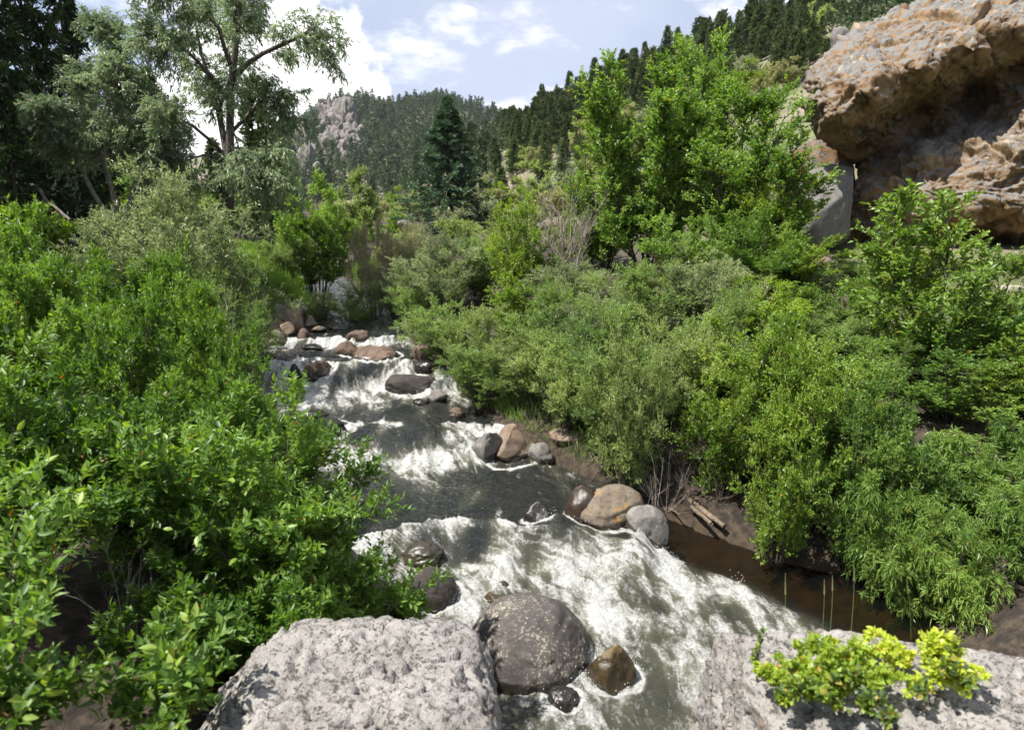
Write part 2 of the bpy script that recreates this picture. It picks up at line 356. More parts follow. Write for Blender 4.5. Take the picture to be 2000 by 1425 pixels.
def water_material():
    m, t = new_mat('stream_water'); P = t.n('ShaderNodeNewGeometry').outputs['Position']
    foam = t.attr('foam'); calm = t.attr('calm')
    mp = t.n('ShaderNodeMapping'); mp.inputs['Scale'].default_value = (1.5, .75, 1.2); mp.inputs['Rotation'].default_value = (0, 0, .3); t.link(P, mp.inputs[0])
    fc = t.n('ShaderNodeCombineXYZ'); t.link(t.math('MULTIPLY', t.attr('across'), 1.0), fc.inputs[0]); t.link(t.math('MULTIPLY', t.attr('along'), .30), fc.inputs[1])
    n1 = t.math('ADD', t.math('MULTIPLY', t.noise(fc.outputs[0], 5.5, 7, .62, .9), .62), t.math('MULTIPLY', t.noise(mp.outputs[0], 6, 7, .66, 1.0), .38)); n2 = t.noise(P, 34, 5, .75); n4 = t.noise(P, 75, 3, .6)
    f = t.math('ADD', foam, t.math('ADD', t.math('MULTIPLY', t.math('SUBTRACT', n1, .5), 2.3), t.math('MULTIPLY', t.math('SUBTRACT', n2, .5), .42)))
    fm = t.ss(f, .46, .95)
    milky = t.ss(foam, .15, .95)
    deep = t.mix(milky, (.012, .015, .014), (.100, .096, .062))
    dif = t.n('ShaderNodeBsdfDiffuse'); t.link(deep, dif.inputs[0])
    tra = t.n('ShaderNodeBsdfTransparent', i_Color=(.50, .39, .23, 1))
    body = mixsh(t, t.math('MULTIPLY_ADD', milky, .35, t.math('MULTIPLY_ADD', calm, -.50, .68)), tra.outputs[0], dif.outputs[0])
    hb = t.math('ADD', t.math('MULTIPLY', t.noise(mp.outputs[0], 15, 4, .6, .5), 1.0), t.math('ADD', t.math('MULTIPLY', n2, .35), t.math('MULTIPLY', n4, .24)))
    b = t.n('ShaderNodeBump', i_Distance=.045); t.link(hb, b.inputs['Height']); t.link(t.math('MULTIPLY_ADD', calm, -.62, .95), b.inputs['Strength'])
    gl = t.n('ShaderNodeBsdfGlossy', i_Roughness=.045, i_Color=(1, 1, 1, 1)); t.link(b.outputs[0], gl.inputs['Normal'])
    fr = t.n('ShaderNodeFresnel', i_IOR=1.34); t.link(b.outputs[0], fr.inputs['Normal'])
    wat = mixsh(t, t.math('MULTIPLY_ADD', fr.outputs[0], 1.0, .015, clamp=True), body, gl.outputs[0])
    fp = t.n('ShaderNodeBsdfPrincipled', i_Roughness=.42); 
    t.link(t.mix(t.ss(n2, .3, .7), (.36, .365, .335), (.70, .705, .69)), fp.inputs['Base Color'])
    b2 = t.n('ShaderNodeBump', i_Strength=1.0, i_Distance=.05); t.link(t.math('ADD', n2, t.math('MULTIPLY', n1, .9)), b2.inputs['Height']); t.link(b2.outputs[0], fp.inputs['Normal'])
    out(t, mixsh(t, fm, wat, fp.outputs[0])); return m
M['water'] = water_material()
def simple_mat(name, c, rough=.5):
    m, t = new_mat(name); n = t.noise(t.n('ShaderNodeTexCoord').outputs['Object'], 30, 2); p = t.n('ShaderNodeBsdfPrincipled', i_Roughness=rough)
    t.link(t.mix(n, tuple(v*.85 for v in c), c), p.inputs['Base Color']); out(t, p.outputs[0]); return m
M['spray'] = simple_mat('spray_drops', (.86, .87, .87), .3)

# ------------------------------------------------------------------ ground sheet (polar grid, fine near the viewer)
def build_ground():
    az = np.concatenate([np.linspace(-math.pi, -.95, 40)[:-1], np.linspace(-.95, .95, 330), np.linspace(.95, math.pi, 40)[1:]])
    r = np.concatenate([[.02], np.geomspace(.5, 900, 360)])
    A, Rr = np.meshgrid(az, r); X = Rr*np.sin(A); Y = Rr*np.cos(A)
    Z = terrain(X, Y)
    L, R, zw = chan(Y); d = np.maximum(L-X, X-R)
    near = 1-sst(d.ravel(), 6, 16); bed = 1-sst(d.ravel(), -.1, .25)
    na = len(az); nr = len(r); i = np.arange(nr-1)[:, None]*na + np.arange(na-1)[None]
    i = i.ravel(); Fc = np.stack([i, i+1, i+na+1, i+na], 1)[:, ::-1]
    me = mesh_np('valley_ground', np.stack([X.ravel(), Y.ravel(), Z.ravel()], 1), Fc, M['ground'], {'near': near, 'bed': bed})
    o = link('ground', me); tag(o, 'valley floor and slopes of dry tan soil with green patches', None, kind='structure')
build_ground()

# ------------------------------------------------------------------ water
HUMPS = [(705, 868, .42, .16), (822, 872, .62, .22), (760, 815, .35, .08), (690, 748, .40, .14), (830, 1075, .34, .12), (930, 1062, .4, .10), (1085, 1060, .45, .12), (745, 722, .5, .12), (640, 705, .3, .1)]
def build_water():
    Y = [2.2]
    while Y[-1] < 27: Y.append(Y[-1] + .0026*max(Y[-1], 4.0))
    Y = np.array(Y); U = np.linspace(0, 1, 300)
    L, R, _ = chan(Y); L = L-.45; R = R+.45
    X = L[:, None] + (R-L)[:, None]*U[None]; YY = np.repeat(Y[:, None], len(U), 1)
    sh = X.shape
    P = np.stack([X.ravel(), YY.ravel(), np.zeros(X.size)], 1)
    warp = (fbm(P*[.9, .35, 1], 3)*.75 + fbm(P*[2.2, 1.0, 1]+5, 3)*.34).reshape(sh)
    Yw = YY + warp*sst(YY, 4.5, 6)
    Z = zwat(X, Yw)
    slope = np.clip(np.gradient(Z, axis=0)/np.gradient(YY, axis=0), 0, 2)
    src = sst(slope, .10, .38)
    Lp = np.interp(Y, [2, 7.2, 7.8, 10.4, 11.5, 13.3, 16, 30], [5.5, 5.5, 1.3, 1.5, 2.6, 2.4, 1.0, .9])
    foam = np.zeros(sh); lat = (.40 + .95*sst(fbm(P*[1.4, .28, 1]+31, 3), -.4, .45)).reshape(sh)
    cur = np.zeros(sh[1])
    for i in range(len(Y)-1, -1, -1):
        dy = Y[min(i+1, len(Y)-1)]-Y[i]
        cur = np.maximum(src[i]*1.0, cur*np.exp(-dy/(Lp[i]*lat[i])))
        cur = .985*cur + .0075*(np.roll(cur, 1)+np.roll(cur, -1)); foam[i] = cur
    xf = np.interp(Y, [2, 4.9, 6.4, 7.2, 7.7, 8.5, 10, 11], [4.6, 3.6, 3.1, 2.6, 2.0, 1.7, 1.9, 3])[:, None]
    wob = (fbm(P*[.6, .8, 1]+40, 3)*.45).reshape(sh)
    pool = sst(X + wob, xf-.1, xf+.55)*(1-sst(YY, 9.5, 11))
    foam *= 1-pool
    # quieter strip behind the big boulder, and flat water by the right bank above the falls
    quiet = sst(X, -.9+(YY-8)*-.2, -.2)*sst(YY, 7.9, 8.3)*(1-sst(YY, 9.8, 10.4)); foam *= 1-.35*quiet
    # narrow chute beside the leaning boulder
    c0 = at(1090, 1040, 7.75); ch = np.exp(-(((X-c0[0])/.28)**2+((YY-7.7)/.5)**2)); foam = np.maximum(foam, ch*1.0)
    streak = fbm(P*[3.2, .75, 1]+60, 4).reshape(sh)
    patch = fbm(P*[1.7, 1.0, 1]+140, 4, .55).reshape(sh)
    foam = np.clip(foam*(.78+.55*streak+.70*patch), 0, 1.15)
    base = .22+.34*sst(streak, -.05, .6) + (.30+.25*patch)*(1-sst(YY, 6.0, 7.2)); foam = np.maximum(foam, base*(1-pool))
    # shape: chop grows with turbulence
    turb = np.clip(foam, 0, 1)*(1-pool)
    rid = fbm(P*[3.0, 2.2, 1]+11, 5, .55, ridged=True).reshape(sh)
    big = fbm(P*[1.3, 1.0, 1]+77, 3).reshape(sh)
    fine = fbm(P*[7, 11, 1]+23, 4, .6).reshape(sh)
    Z = Z + turb*(.095*rid + .11*big + .045*fine) + (1-turb)*(.012*fine + .016*fbm(P*[2.2, 3.2, 1]+90, 3).reshape(sh))*(1-.8*pool)
    for px, py, rad, hh in HUMPS:
        c = hit(px, py); g = np.exp(-(((X-c[0])/rad)**2+((YY-c[1]-.1)/(rad*.8))**2)); Z += hh*g
        foam = foam*(1-.55*g); foam = np.maximum(foam, .9*np.exp(-(((X-c[0])/(rad*1.2))**2+((YY-c[1]+rad*.95)/(rad*.45))**2)))
    for px, py, wp in ((1030, 1331, 236), (1200, 1352, 108), (842, 1186, 105), (1190, 1034, 142), (1258, 1060, 92), (1000, 908, 118), (608, 870, 130), (804, 767, 98), (622, 752, 58), (726, 706, 96), (680, 700, 52), (1101, 1388, 66), (1050, 1035, 52)):
        c = hit(px, py); wm = wp*project(c)[0, 2]/F; dd = np.abs(np.hypot((X-c[0])/(wm*.56), (YY-c[1]-.36*wm)/(wm*.5))-1)*wm*.5
        foam = np.maximum(foam, (.95+.5*streak)*np.exp(-(dd/.06)**2)*(1-.8*pool))
    nx, ny = sh[1], sh[0]; i = (np.arange(ny-1)[:, None]*nx+np.arange(nx-1)[None]).ravel()
    Fc = np.stack([i, i+1, i+nx+1, i+nx], 1)
    me = mesh_np('stream_water', np.stack([X.ravel(), YY.ravel(), Z.ravel()], 1), Fc, M['water'], {'foam': foam.ravel(), 'calm': pool.ravel(), 'across': (U[None]*np.interp(Y, [2, 8, 12, 30], [4.5, 6, 4.5, 3])[:, None]+.35*fbm(P*[.8, .5, 1]+200, 3).reshape(sh)).ravel(), 'along': (YY+.45*fbm(P*[.7, .6, 1]+220, 3).reshape(sh)).ravel()})
    o = link('stream_water', me); tag(o, 'rushing mountain stream with white water falling over stones', None, kind='structure')
    # spray thrown up along the falls
    rng = np.random.RandomState(5); wgt = (sst(foam, .8, 1.05)*turb).ravel(); wgt /= wgt.sum()
    k = rng.choice(len(wgt), 5200, p=wgt); B = np.stack([X.ravel(), YY.ravel(), Z.ravel()], 1)[k]
    B = B + rng.normal(size=B.shape)*[.03, .03, .01]; B[:, 2] += rng.exponential(.035, len(B)); s = rng.uniform(.0025, .0075, len(B))
    T = np.array([[1, 0, -.6], [-.5, .87, -.6], [-.5, -.87, -.6], [0, 0, 1]])
    V = (B[:, None]+T[None]*s[:, None, None]).reshape(-1, 3); j = np.arange(len(B))[:, None]*4
    Fc = np.concatenate([j+np.array([[0, 1, 3]]), j+np.array([[1, 2, 3]]), j+np.array([[2, 0, 3]]), j+np.array([[0, 2, 1]])], 0)
    o = link('water_spray', mesh_np('water_spray', V, Fc, M['spray'])); tag(o, 'fine white spray leaping from the falls of the stream', None, kind='stuff')
build_water()

# ------------------------------------------------------------------ stones
_ico = {}
def ico(n):
    if n not in _ico:
        bm = bmesh.new(); bmesh.ops.create_icosphere(bm, subdivisions=n, radius=1.0)
        V = np.array([v.co[:] for v in bm.verts]); Fc = np.array([[v.index for v in f.verts] for f in bm.faces]); bm.free(); _ico[n] = (V, Fc)
    return _ico[n]
def rotz(a): c, s = math.cos(a), math.sin(a); return np.array([[c, -s, 0], [s, c, 0], [0, 0, 1.]])
def stone_verts(dims, seed, sub=4, box=.0, rough=.12, cuts=4, round_=.75, lump=.9, tilt=(0, 0)):
    rng = np.random.RandomState(seed); V, Fc = ico(sub); V = V.copy()
    if box: p = 2+box; V = V/((np.abs(V)**p).sum(1)**(1/p))[:, None]
    for _ in range(cuts*2):                                  # flat faces split off by frost
        nn = nrm(rng.normal(size=3)*[1, 1, .8]); d = rng.uniform(round_-.12, round_+.12)
        ex = V@nn-d; V = V - np.where(ex > 0, ex*.94, 0)[:, None]*nn
    ce, cv = cells(V*1.25+seed*1.7); V = V + nrm(V)*((.35*cv*sst(ce, 0, .25) - .55*np.exp(-ce/.035))*rough)[:, None]
    V = V + nrm(V)*(fbm(V*lump+seed*3.1, 3)*rough*1.6 + fbm(V*3.1+seed, 4, .55)*rough*.7 + fbm(V*9+seed, 4, .6)*rough*.34)[:, None]
    V = V*np.asarray(dims)/2
    ax, ay = tilt; ca, sa, cb, sb = math.cos(ax), math.sin(ax), math.cos(ay), math.sin(ay)
    V = V@np.array([[1, 0, 0], [0, ca, -sa], [0, sa, ca]]).T@np.array([[cb, 0, sb], [0, 1, 0], [-sb, 0, cb]]).T
    return V, Fc
def stone(name, label, px, py, wp, hp, mat, seed, sub=4, rz=0.0, dr=.85, wetline=.10, group=None, Y=None, cat='rock', up=0.0, sink=.35, **kw):
    if Y is None:
        b = hit(px, py+hp*.5); Y = b[1]
    dep0 = Y*math.cos(PITCH)+1.0*math.sin(PITCH)*2
    wm = wp*dep0/F; Yc = Y + .38*wm*dr
    c = at(px, py, Yc); dep = project(c)[0, 2]; wm = wp*dep/F; hm = hp*dep/F
    hz = hm*(1+sink); V, Fc = stone_verts((wm*1.06, wm*dr, hz), seed, sub, **kw)
    V = V@rotz(rz).T
    loc = np.array([c[0], c[1], c[2]-hm*sink*.5+up])
    Wp = V+loc; wl = zwat(Wp[:, 0], Wp[:, 1]); L, R, _ = chan(Wp[:, 1])
    inw = (Wp[:, 0] > L-.5) & (Wp[:, 0] < R+.5)
    wetline = max(wetline, .085); wet = np.where(inw, 1-sst(Wp[:, 2]-wl, wetline*.6, wetline*1.6+.02), 0)
    o = link(name, mesh_np(name, V, Fc, M[mat], {'wet': wet}), loc=tuple(loc)); tag(o, label, cat, group)
    return o
GI, GB = 'stones standing in the stream', 'stones heaped on the bank'
stone('boulder', 'big rounded dark boulder blotched with pale lichen in the white water', 1030, 1247, 236, 168, 'r_boulder', 3, 6, dr=1.0, wetline=.10, cuts=1, round_=.97, rough=.05, group=GI, cat='boulder', sink=.45)
stone('boulder', 'wet golden brown stone touching the big lichen blotched boulder', 1200, 1305, 108, 98, 'r_gold', 12, 5, wetline=.30, up=.05, cuts=5, round_=.72, rough=.1, group=GI, sink=.5)
stone('boulder', 'small dark wet stone below the big lichen blotched boulder', 1101, 1362, 66, 56, 'r_dark', 21, 4, wetline=.5, cuts=4, group=GI, sink=.6)
stone('boulder', 'smooth dark brown stone poking out from under the low bush', 842, 1147, 105, 78, 'r_dark', 33, 5, wetline=.05, cuts=1, round_=.9, rough=.07, group=GI, sink=.5)
stone('boulder', 'leaning tan boulder patched with orange lichen beside the chute', 1190, 992, 142, 84, 'r_orange', 41, 5, wetline=.10, cuts=5, round_=.78, rough=.09, tilt=(.1, -.25), group=GI, sink=.35)
stone('boulder', 'dark wet stone tucked behind the orange patched boulder', 1140, 985, 70, 70, 'r_brown', 47, 4, wetline=.4, cuts=3, group=GI)
stone('boulder', 'pale grey wedge shaped stone leaning on the orange patched boulder', 1258, 1022, 92, 78, 'r_grey', 52, 5, wetline=.10, cuts=5, round_=.74, rough=.06, group=GI, sink=.4)
stone('boulder', 'pinkish tan split boulder at the edge of the calm pool', 1002, 866, 116, 78, 'r_tan', 61, 5, wetline=.07, cuts=6, round_=.62, rough=.07, group=GI, sink=.5)
stone('boulder', 'grey slanting slab leaning against the pinkish tan boulder', 952, 864, 66, 84, 'r_grey', 66, 5, wetline=.10, cuts=6, round_=.6, rough=.07, tilt=(0, .55), group=GI, sink=.3, dr=1.2)
stone('boulder', 'grey stone half hidden by twigs behind the pinkish tan boulder', 1055, 885, 56, 44, 'r_grey', 69, 4, wetline=.05, group=GI)
stone('boulder', 'flat black wet slab jutting into the stream from the leafy bank', 608, 838, 130, 66, 'r_dark', 71, 5, wetline=.6, cuts=4, round_=.75, rough=.1, tilt=(0, .12), group=GI, sink=.4)
stone('boulder', 'thin black wet ledge just above the flat black slab', 602, 808, 92, 26, 'r_dark', 74, 4, wetline=.6, cuts=3, group=GI, sink=.6)
stone('boulder', 'long smooth dark grey boulder at the foot of the upper falls', 804, 747, 98, 40, 'r_dark', 83, 5, wetline=.03, cuts=2, round_=.88, rough=.06, box=1.0, group=GI, sink=.5)
stone('boulder', 'streaming wet boulder with a brown cap in the upper falls', 622, 727, 58, 52, 'r_brown', 91, 5, wetline=.25, cuts=5, group=GI, sink=.3)
stone('boulder', 'narrow black wet stone in the upper falls', 575, 733, 24, 44, 'r_dark', 94, 4, wetline=.6, cuts=4, group=GI)
stone('boulder', 'low wet sliver of stone under the brown capped boulder', 640, 748, 46, 14, 'r_dark', 97, 4, wetline=.5, group=GI)
stone('boulder', 'broad flat reddish brown rock above the upper falls', 726, 690, 96, 32, 'r_brown', 103, 5, wetline=.04, cuts=4, round_=.7, group=GI, sink=.5)
stone('boulder', 'brown cracked rock on the upstream side of the broad flat rock', 680, 684, 52, 34, 'r_brown', 107, 4, wetline=.05, cuts=5, group=GI, sink=.5)
stone('boulder', 'rounded rust brown rock in the head of the stream', 700, 655, 46, 28, 'r_brown', 111, 4, wetline=.03, cuts=3, group=GI)
stone('boulder', 'thin pale stone lying at the waterline by the dark hollow', 665, 639, 50, 10, 'r_grey', 115, 4, wetline=.01, group=GI)
stone('boulder', 'low black rock awash in the blue pool above the falls', 612, 678, 46, 14, 'r_dark', 119, 4, wetline=.5, group=GI)
stone('boulder', 'dark brown rock at the lip of the upper falls under the willows', 822, 690, 48, 36, 'r_brown', 123, 4, wetline=.08, group=GI)
stone('boulder', 'black wet rock beside the lip of the upper falls', 835, 715, 60, 36, 'r_dark', 126, 4, wetline=.4, group=GI)
stone('boulder', 'pale jagged stone below the long dark grey boulder', 852, 776, 44, 30, 'r_grey', 129, 4, wetline=.03, cuts=6, round_=.62, group=GI)
stone('boulder', 'dark wet stone in the shallows below the pale jagged stone', 822, 785, 34, 16, 'r_dark', 131, 4, wetline=.5, group=GI)
stone('boulder', 'small brown stone at the water edge under leafy willow', 892, 806, 32, 22, 'r_brown', 134, 4, wetline=.05, group=GI)
stone('boulder', 'wet mossy ledge rock at the head of the lower falls', 828, 1082, 86, 44, 'r_moss', 139, 5, wetline=.35, cuts=3, group=GI, sink=.6)
stone('boulder', 'tiny red brown stone amid foam above the big boulder', 982, 1143, 26, 18, 'r_brown', 143, 4, wetline=.06, group=GI)
stone('boulder', 'dark wet hump of rock beside the chute', 1050, 1008, 52, 56, 'r_dark', 147, 4, wetline=.5, cuts=3, group=GI, sink=.6)
stone('boulder', 'orange brown stone awash beside the dark smooth stone', 965, 1168, 46, 22, 'r_gold', 149, 4, wetline=.3, group=GI, sink=.8)
stone('boulder', 'flat grey rock in the shade under the bushes by the dark pool', 1520, 1052, 70, 34, 'r_grey', 153, 4, wetline=.05, group=GI)
stone('boulder', 'mottled grey rock deep under the long leaved bush', 1765, 1025, 90, 56, 'r_grey', 157, 4, group=GB, Y=9.0)
stone('boulder', 'pale rock showing through the willow stems behind the pool', 1120, 846, 90, 26, 'r_tan', 161, 4, group=GB)
# heap on the far bank
for k, (lab, px, py, wp, hp, mt, sd) in enumerate((
    ('orange tan angular rock on top of the rock heap', 572, 618, 54, 56, 'r_tan', 201),
    ('rounded grey rock crowning the back of the rock heap', 583, 594, 30, 28, 'r_grey', 203),
    ('pale cream block at the foot of the rock heap', 561, 641, 36, 26, 'r_tan', 205),
    ('pale grey angular rock at the back corner of the rock heap', 546, 606, 30, 26, 'r_grey', 207),
    ('pinkish rock on the stream side of the rock heap', 606, 628, 32, 24, 'r_tan', 209),
    ('reddish brown rock at the waterline of the rock heap', 594, 654, 30, 24, 'r_brown', 211),
    ('long low tan rock trailing from the rock heap into the stream', 618, 643, 44, 16, 'r_tan', 213),
    ('moss covered rock below the cream block', 540, 660, 56, 30, 'r_moss', 215),
    ('brown rounded rock at the shrub edge below the heap', 505, 668, 26, 24, 'r_brown', 217),
    ('dark wet rock at the head of the side channel', 516, 700, 42, 28, 'r_dark', 219),
    ('pale smooth rock with a shaded side by the upper falls', 492, 726, 52, 50, 'r_grey', 221),
    ('light grey rock beneath the shrub tips by the foam', 520, 768, 70, 36, 'r_grey', 223),
    ('dark speckled stone beside the light grey rock', 546, 768, 24, 20, 'r_dark', 225),
    ('small tan stone in the grass above the rock heap', 559, 525, 18, 14, 'r_grey', 227))):
    stone('rock', lab, px, py, wp, hp, mt, sd, 4, rz=.4*k, cuts=5, round_=.72, group=GB, sink=.45, wetline=.04)
for k, (lab, px, py, wp, hp, mt, sd, YY) in enumerate((
    ('sunlit tan boulder half sunk in leaves below the overhanging cliff', 1862, 592, 110, 62, 'r_tan', 301, 13.5),
    ('pinkish tan boulder among leaves at the cliff foot', 1592, 522, 100, 66, 'r_tan', 303, 16.5),
    ('smaller tan boulder under the pinkish tan one', 1570, 558, 70, 40, 'r_tan', 305, 15.5),
    ('rounded tan stone beside the bleached log', 1990, 556, 40, 24, 'r_tan', 307, 14.0),
    ('pinkish stone under the bleached log', 1965, 602, 50, 34, 'r_brown', 309, 13.0),
    ('pale hump of bedrock on the slope behind the birches', 1085, 372, 52, 30, 'r_slab', 311, 46),
    ('pale bedrock slab high on the slope between birch and cliff', 1548, 214, 60, 34, 'r_slab', 313, 42),
    ('pale ledge on the slope left of the cliff nose', 1520, 165, 50, 34, 'r_slab', 315, 48),
    ('low pale ledge on the scrubby slope by the cliff', 1560, 250, 56, 30, 'r_slab', 317, 34),
    ('pale rock knob standing above the cliff brow', 1640, 70, 36, 40, 'r_slab', 319, 40),
    ('orange rock pinnacle among pines high on the slope', 1452, 62, 28, 60, 'r_crag', 321, 130),
    ('grey bank stone under the brown brush upstream', 790, 436, 26, 12, 'r_slab', 323, 30))):
    stone('boulder', lab, px, py, wp, hp, mt, sd, 4, rz=.3*k, cuts=5, round_=.75, Y=YY, group='rocks on the valley side')

# ---- the overhanging cliff: overlapping masses fused into one weathered body
def fused(name, parts, voxel, mat, disp, seed, smooth_it=2):
    """parts: (centre, radii, (rot_x, rot_y, rot_z), boxiness)"""
    Vs, Fs, off = [], [], 0
    for c, r, e, bx in parts:
        V, Fc = ico(5); V = V.copy(); p = 2+bx; V = V/((np.abs(V)**p).sum(1)**(1/p))[:, None]
        V = V*np.asarray(r); R = np.array(Matrix.Rotation(e[2], 3, 'Z') @ Matrix.Rotation(e[1], 3, 'Y') @ Matrix.Rotation(e[0], 3, 'X'))
        Vs.append(V@R.T+np.asarray(c)); Fs.append(Fc+off); off += len(V)
    me = mesh_np('tmp', np.concatenate(Vs), np.concatenate(Fs)); o = link('tmp', me)
    md = o.modifiers.new('r', 'REMESH'); md.mode = 'VOXEL'; md.voxel_size = voxel
    ms = o.modifiers.new('s', 'SMOOTH'); ms.iterations = smooth_it; ms.factor = .6
    bpy.context.view_layer.update(); dg = bpy.context.evaluated_depsgraph_get(); ev = o.evaluated_get(dg); m2 = bpy.data.meshes.new_from_object(ev)
    n = len(m2.vertices); V = np.empty(n*3, np.float32); m2.vertices.foreach_get('co', V); V = V.reshape(-1, 3).astype(float)
    N = np.empty(n*3, np.float32); m2.vertices.foreach_get('normal', N); N = N.reshape(-1, 3).astype(float)
    V = V + N*disp(V, N)[:, None]
    ctr = V.mean(0); ctr[2] = V[:, 2].min(); m2.vertices.foreach_set('co', (V-ctr).astype(np.float32).ravel()); m2.update()
    m2.materials.clear(); m2.materials.append(mat); m2.polygons.foreach_set('use_smooth', np.ones(len(m2.polygons), bool))
    bpy.data.objects.remove(o); bpy.data.meshes.remove(me); m2.name = name
    ob = link(name, m2, loc=tuple(ctr)); return ob
A = at
def build_cliff():
    """weathered wall: brow over a deep hollow, a sunlit lower wall and a second hollow at its foot; Y given at control points"""
    prof = {1600: [(150, 17.80), (200, 17.20), (240, 17.10), (262, 17.80), (300, 19.90), (400, 20.50), (600, 20.70)],
            1650: [(90, 18.40), (130, 17.70), (180, 16.90), (222, 16.60), (248, 17.30), (300, 19.50), (350, 19.70), (450, 19.50), (600, 19.30)],
            1710: [(60, 18.60), (120, 17.30), (180, 16.50), (205, 17.10), (250, 19.20), (300, 19.70), (335, 19.10), (400, 17.80), (480, 17.80), (600, 17.60)],
            1800: [(20, 18.60), (80, 17.20), (138, 16.30), (165, 17.10), (215, 19.30), (262, 19.60), (300, 17.70), (370, 17.10), (420, 17.10), (470, 17.60), (560, 18.00), (620, 17.80)],
            1900: [(-40, 18.60), (40, 17.00), (100, 16.20), (130, 17.20), (180, 19.30), (222, 19.40), (262, 17.30), (330, 16.70), (405, 16.50), (440, 17.10), (500, 19.50), (570, 19.60), (620, 19.20)],
            2000: [(-90, 18.60), (10, 16.80), (62, 16.10), (92, 17.00), (125, 17.90), (150, 17.90), (190, 17.00), (260, 16.40), (350, 16.20), (415, 16.20), (450, 17.00), (520, 19.60), (590, 19.50), (620, 19.10)],
            2120: [(-140, 18.60), (-20, 16.70), (35, 16.00), (65, 17.00), (95, 17.60), (140, 16.80), (230, 16.20), (420, 16.00), (460, 17.00), (530, 19.30), (620, 18.00)],
            2300: [(-160, 18.00), (-60, 16.60), (10, 15.90), (60, 17.00), (110, 16.80), (300, 16.00), (430, 16.00), (480, 17.20), (620, 17.60)]}
    C = np.array([(px, r, y) for px, l in prof.items() for r, y in l]); Q = C[:, :2]/100.0
    def tps(a, b): d = np.linalg.norm(a[:, None]-b[None], axis=-1); return d
    n = len(Q); K = np.zeros((n+3, n+3)); K[:n, :n] = tps(Q, Q)-np.eye(n)*.02; K[:n, n] = 1; K[:n, n+1:] = Q; K[n:, :n] = K[:n, n:].T
    co = np.linalg.solve(K, np.concatenate([C[:, 2], np.zeros(3)]))
    rows = np.linspace(-150, 640, 420); xl = np.interp(rows, [-150, -90, -40, 0, 45, 75, 110, 150, 200, 245, 275, 310, 345, 480, 640], [2200, 2040, 1900, 1800, 1718, 1652, 1610, 1582, 1580, 1592, 1640, 1676, 1668, 1652, 1640])
    S = np.linspace(0, 1, 380)**1.15; PX = xl[:, None]+(2320-xl)[:, None]*S[None]; RW = np.repeat(rows[:, None], len(S), 1)
    G = np.stack([PX.ravel(), RW.ravel()], 1)/100; Yv = np.concatenate([tps(G[i:i+20000], Q)@co[:n] for i in range(0, len(G), 20000)])+co[n]+G@co[n+1:]
    edge = (PX.ravel()-np.repeat(xl, len(S)))/45.0; Yv = Yv+1.3*(1-np.sqrt(1-np.clip(1-edge, 0, 1)**2))
    d = np.stack([(PX.ravel()-CX)/F, math.cos(PITCH)+(CY-RW.ravel())/F*math.sin(PITCH), -math.sin(PITCH)+(CY-RW.ravel())/F*math.cos(PITCH)], 1)
    V = np.array([0, 0, CAMZ])+d*(Yv/d[:, 1])[:, None]
    nr, nc = RW.shape; g = V.reshape(nr, nc, 3); N = nrm(np.cross(np.gradient(g, axis=1), np.gradient(g, axis=0))).reshape(-1, 3); N = N*np.sign(-(N*d).sum(1))[:, None]
    bed = fbm(V*[.45, .45, 2.2]+3, 4, .55)
    lump = 1-np.abs(fbm(V*1.5+30, 3))*2
    h = .34*fbm(V*.55+8, 4) + .16*bed + .13*lump + .10*fbm(V*3.1+1, 4, .62) + .05*fbm(V*9+4, 3, .65) - .22*sst(fbm(V*1.6+20, 3), .22, .42)
    q = V+.25*np.stack([fbm(V*.9+60, 3), fbm(V*.9+70, 3), fbm(V*.9+80, 3)], 1)
    e1, v1 = cells(q*[.55, .55, .95]); e2, v2 = cells(q*[1.7, 1.7, 2.6]+5); e3, v3 = cells(q*[5, 5, 7]+9)
    h = h*.8 + .15*v1*sst(e1, 0, .12) - .14*np.exp(-e1/.03) + .05*v2*sst(e2, 0, .10) - .05*np.exp(-e2/.04) + .025*v3*sst(e3, 0, .15)
    V = V+N*h[:, None]
    # close the body behind
    bk = g[:, :1].reshape(-1, 3)+[3.2, 3.0, -.3]; tp = g[0].reshape(-1, 3)+[.5, 5, 1]
    i = (np.arange(nr-1)[:, None]*nc+np.arange(nc-1)[None]).ravel(); Fc = [np.stack([i, i+nc, i+nc+1, i+1], 1)]
    o = len(V); r_ = np.arange(nr-1); Fc.append(np.stack([r_*nc, o+r_, o+r_+1, (r_+1)*nc], 1)); V = np.concatenate([V, bk]); o2 = len(V)
    c_ = np.arange(nc-1); Fc.append(np.stack([c_, c_+1, o2+c_+1, o2+c_], 1)); V = np.concatenate([V, tp])
    base = np.array([12, 18, 2.0]); me = mesh_np('overhanging_cliff', V-base, np.concatenate(Fc), M['r_cliff'], {'wet': np.zeros(len(V))})
    ob = link('overhanging_cliff', me, loc=tuple(base)); tag(ob, 'huge overhanging cliff of tan and grey rock with a shaded hollow under its brow', 'cliff')
build_cliff()
stone('slab', 'leaning grey slab with a deep shaded side against the cliff foot', 1608, 400, 128, 190, 'r_slab', 351, 5, rz=.5, dr=.9, Y=17.6, group='rocks on the valley side', box=1.2, cuts=5, round_=.66, rough=.06, tilt=(.1, .5), sink=.2)
stone('slab', 'brownish rounded rock behind the leaning grey slab', 1612, 320, 125, 110, 'r_cliff', 353, 5, rz=.2, Y=20.3, group='rocks on the valley side', box=.8, cuts=4, round_=.75, rough=.09, tilt=(.1, -.4), sink=.6)
stone('slab', 'tan block under the brow between slab and cliff wall', 1580, 430, 60, 90, 'r_cliff', 355, 4, rz=.2, Y=19.5, group='rocks on the valley side', box=.8, cuts=4, round_=.75, rough=.09, sink=.6)
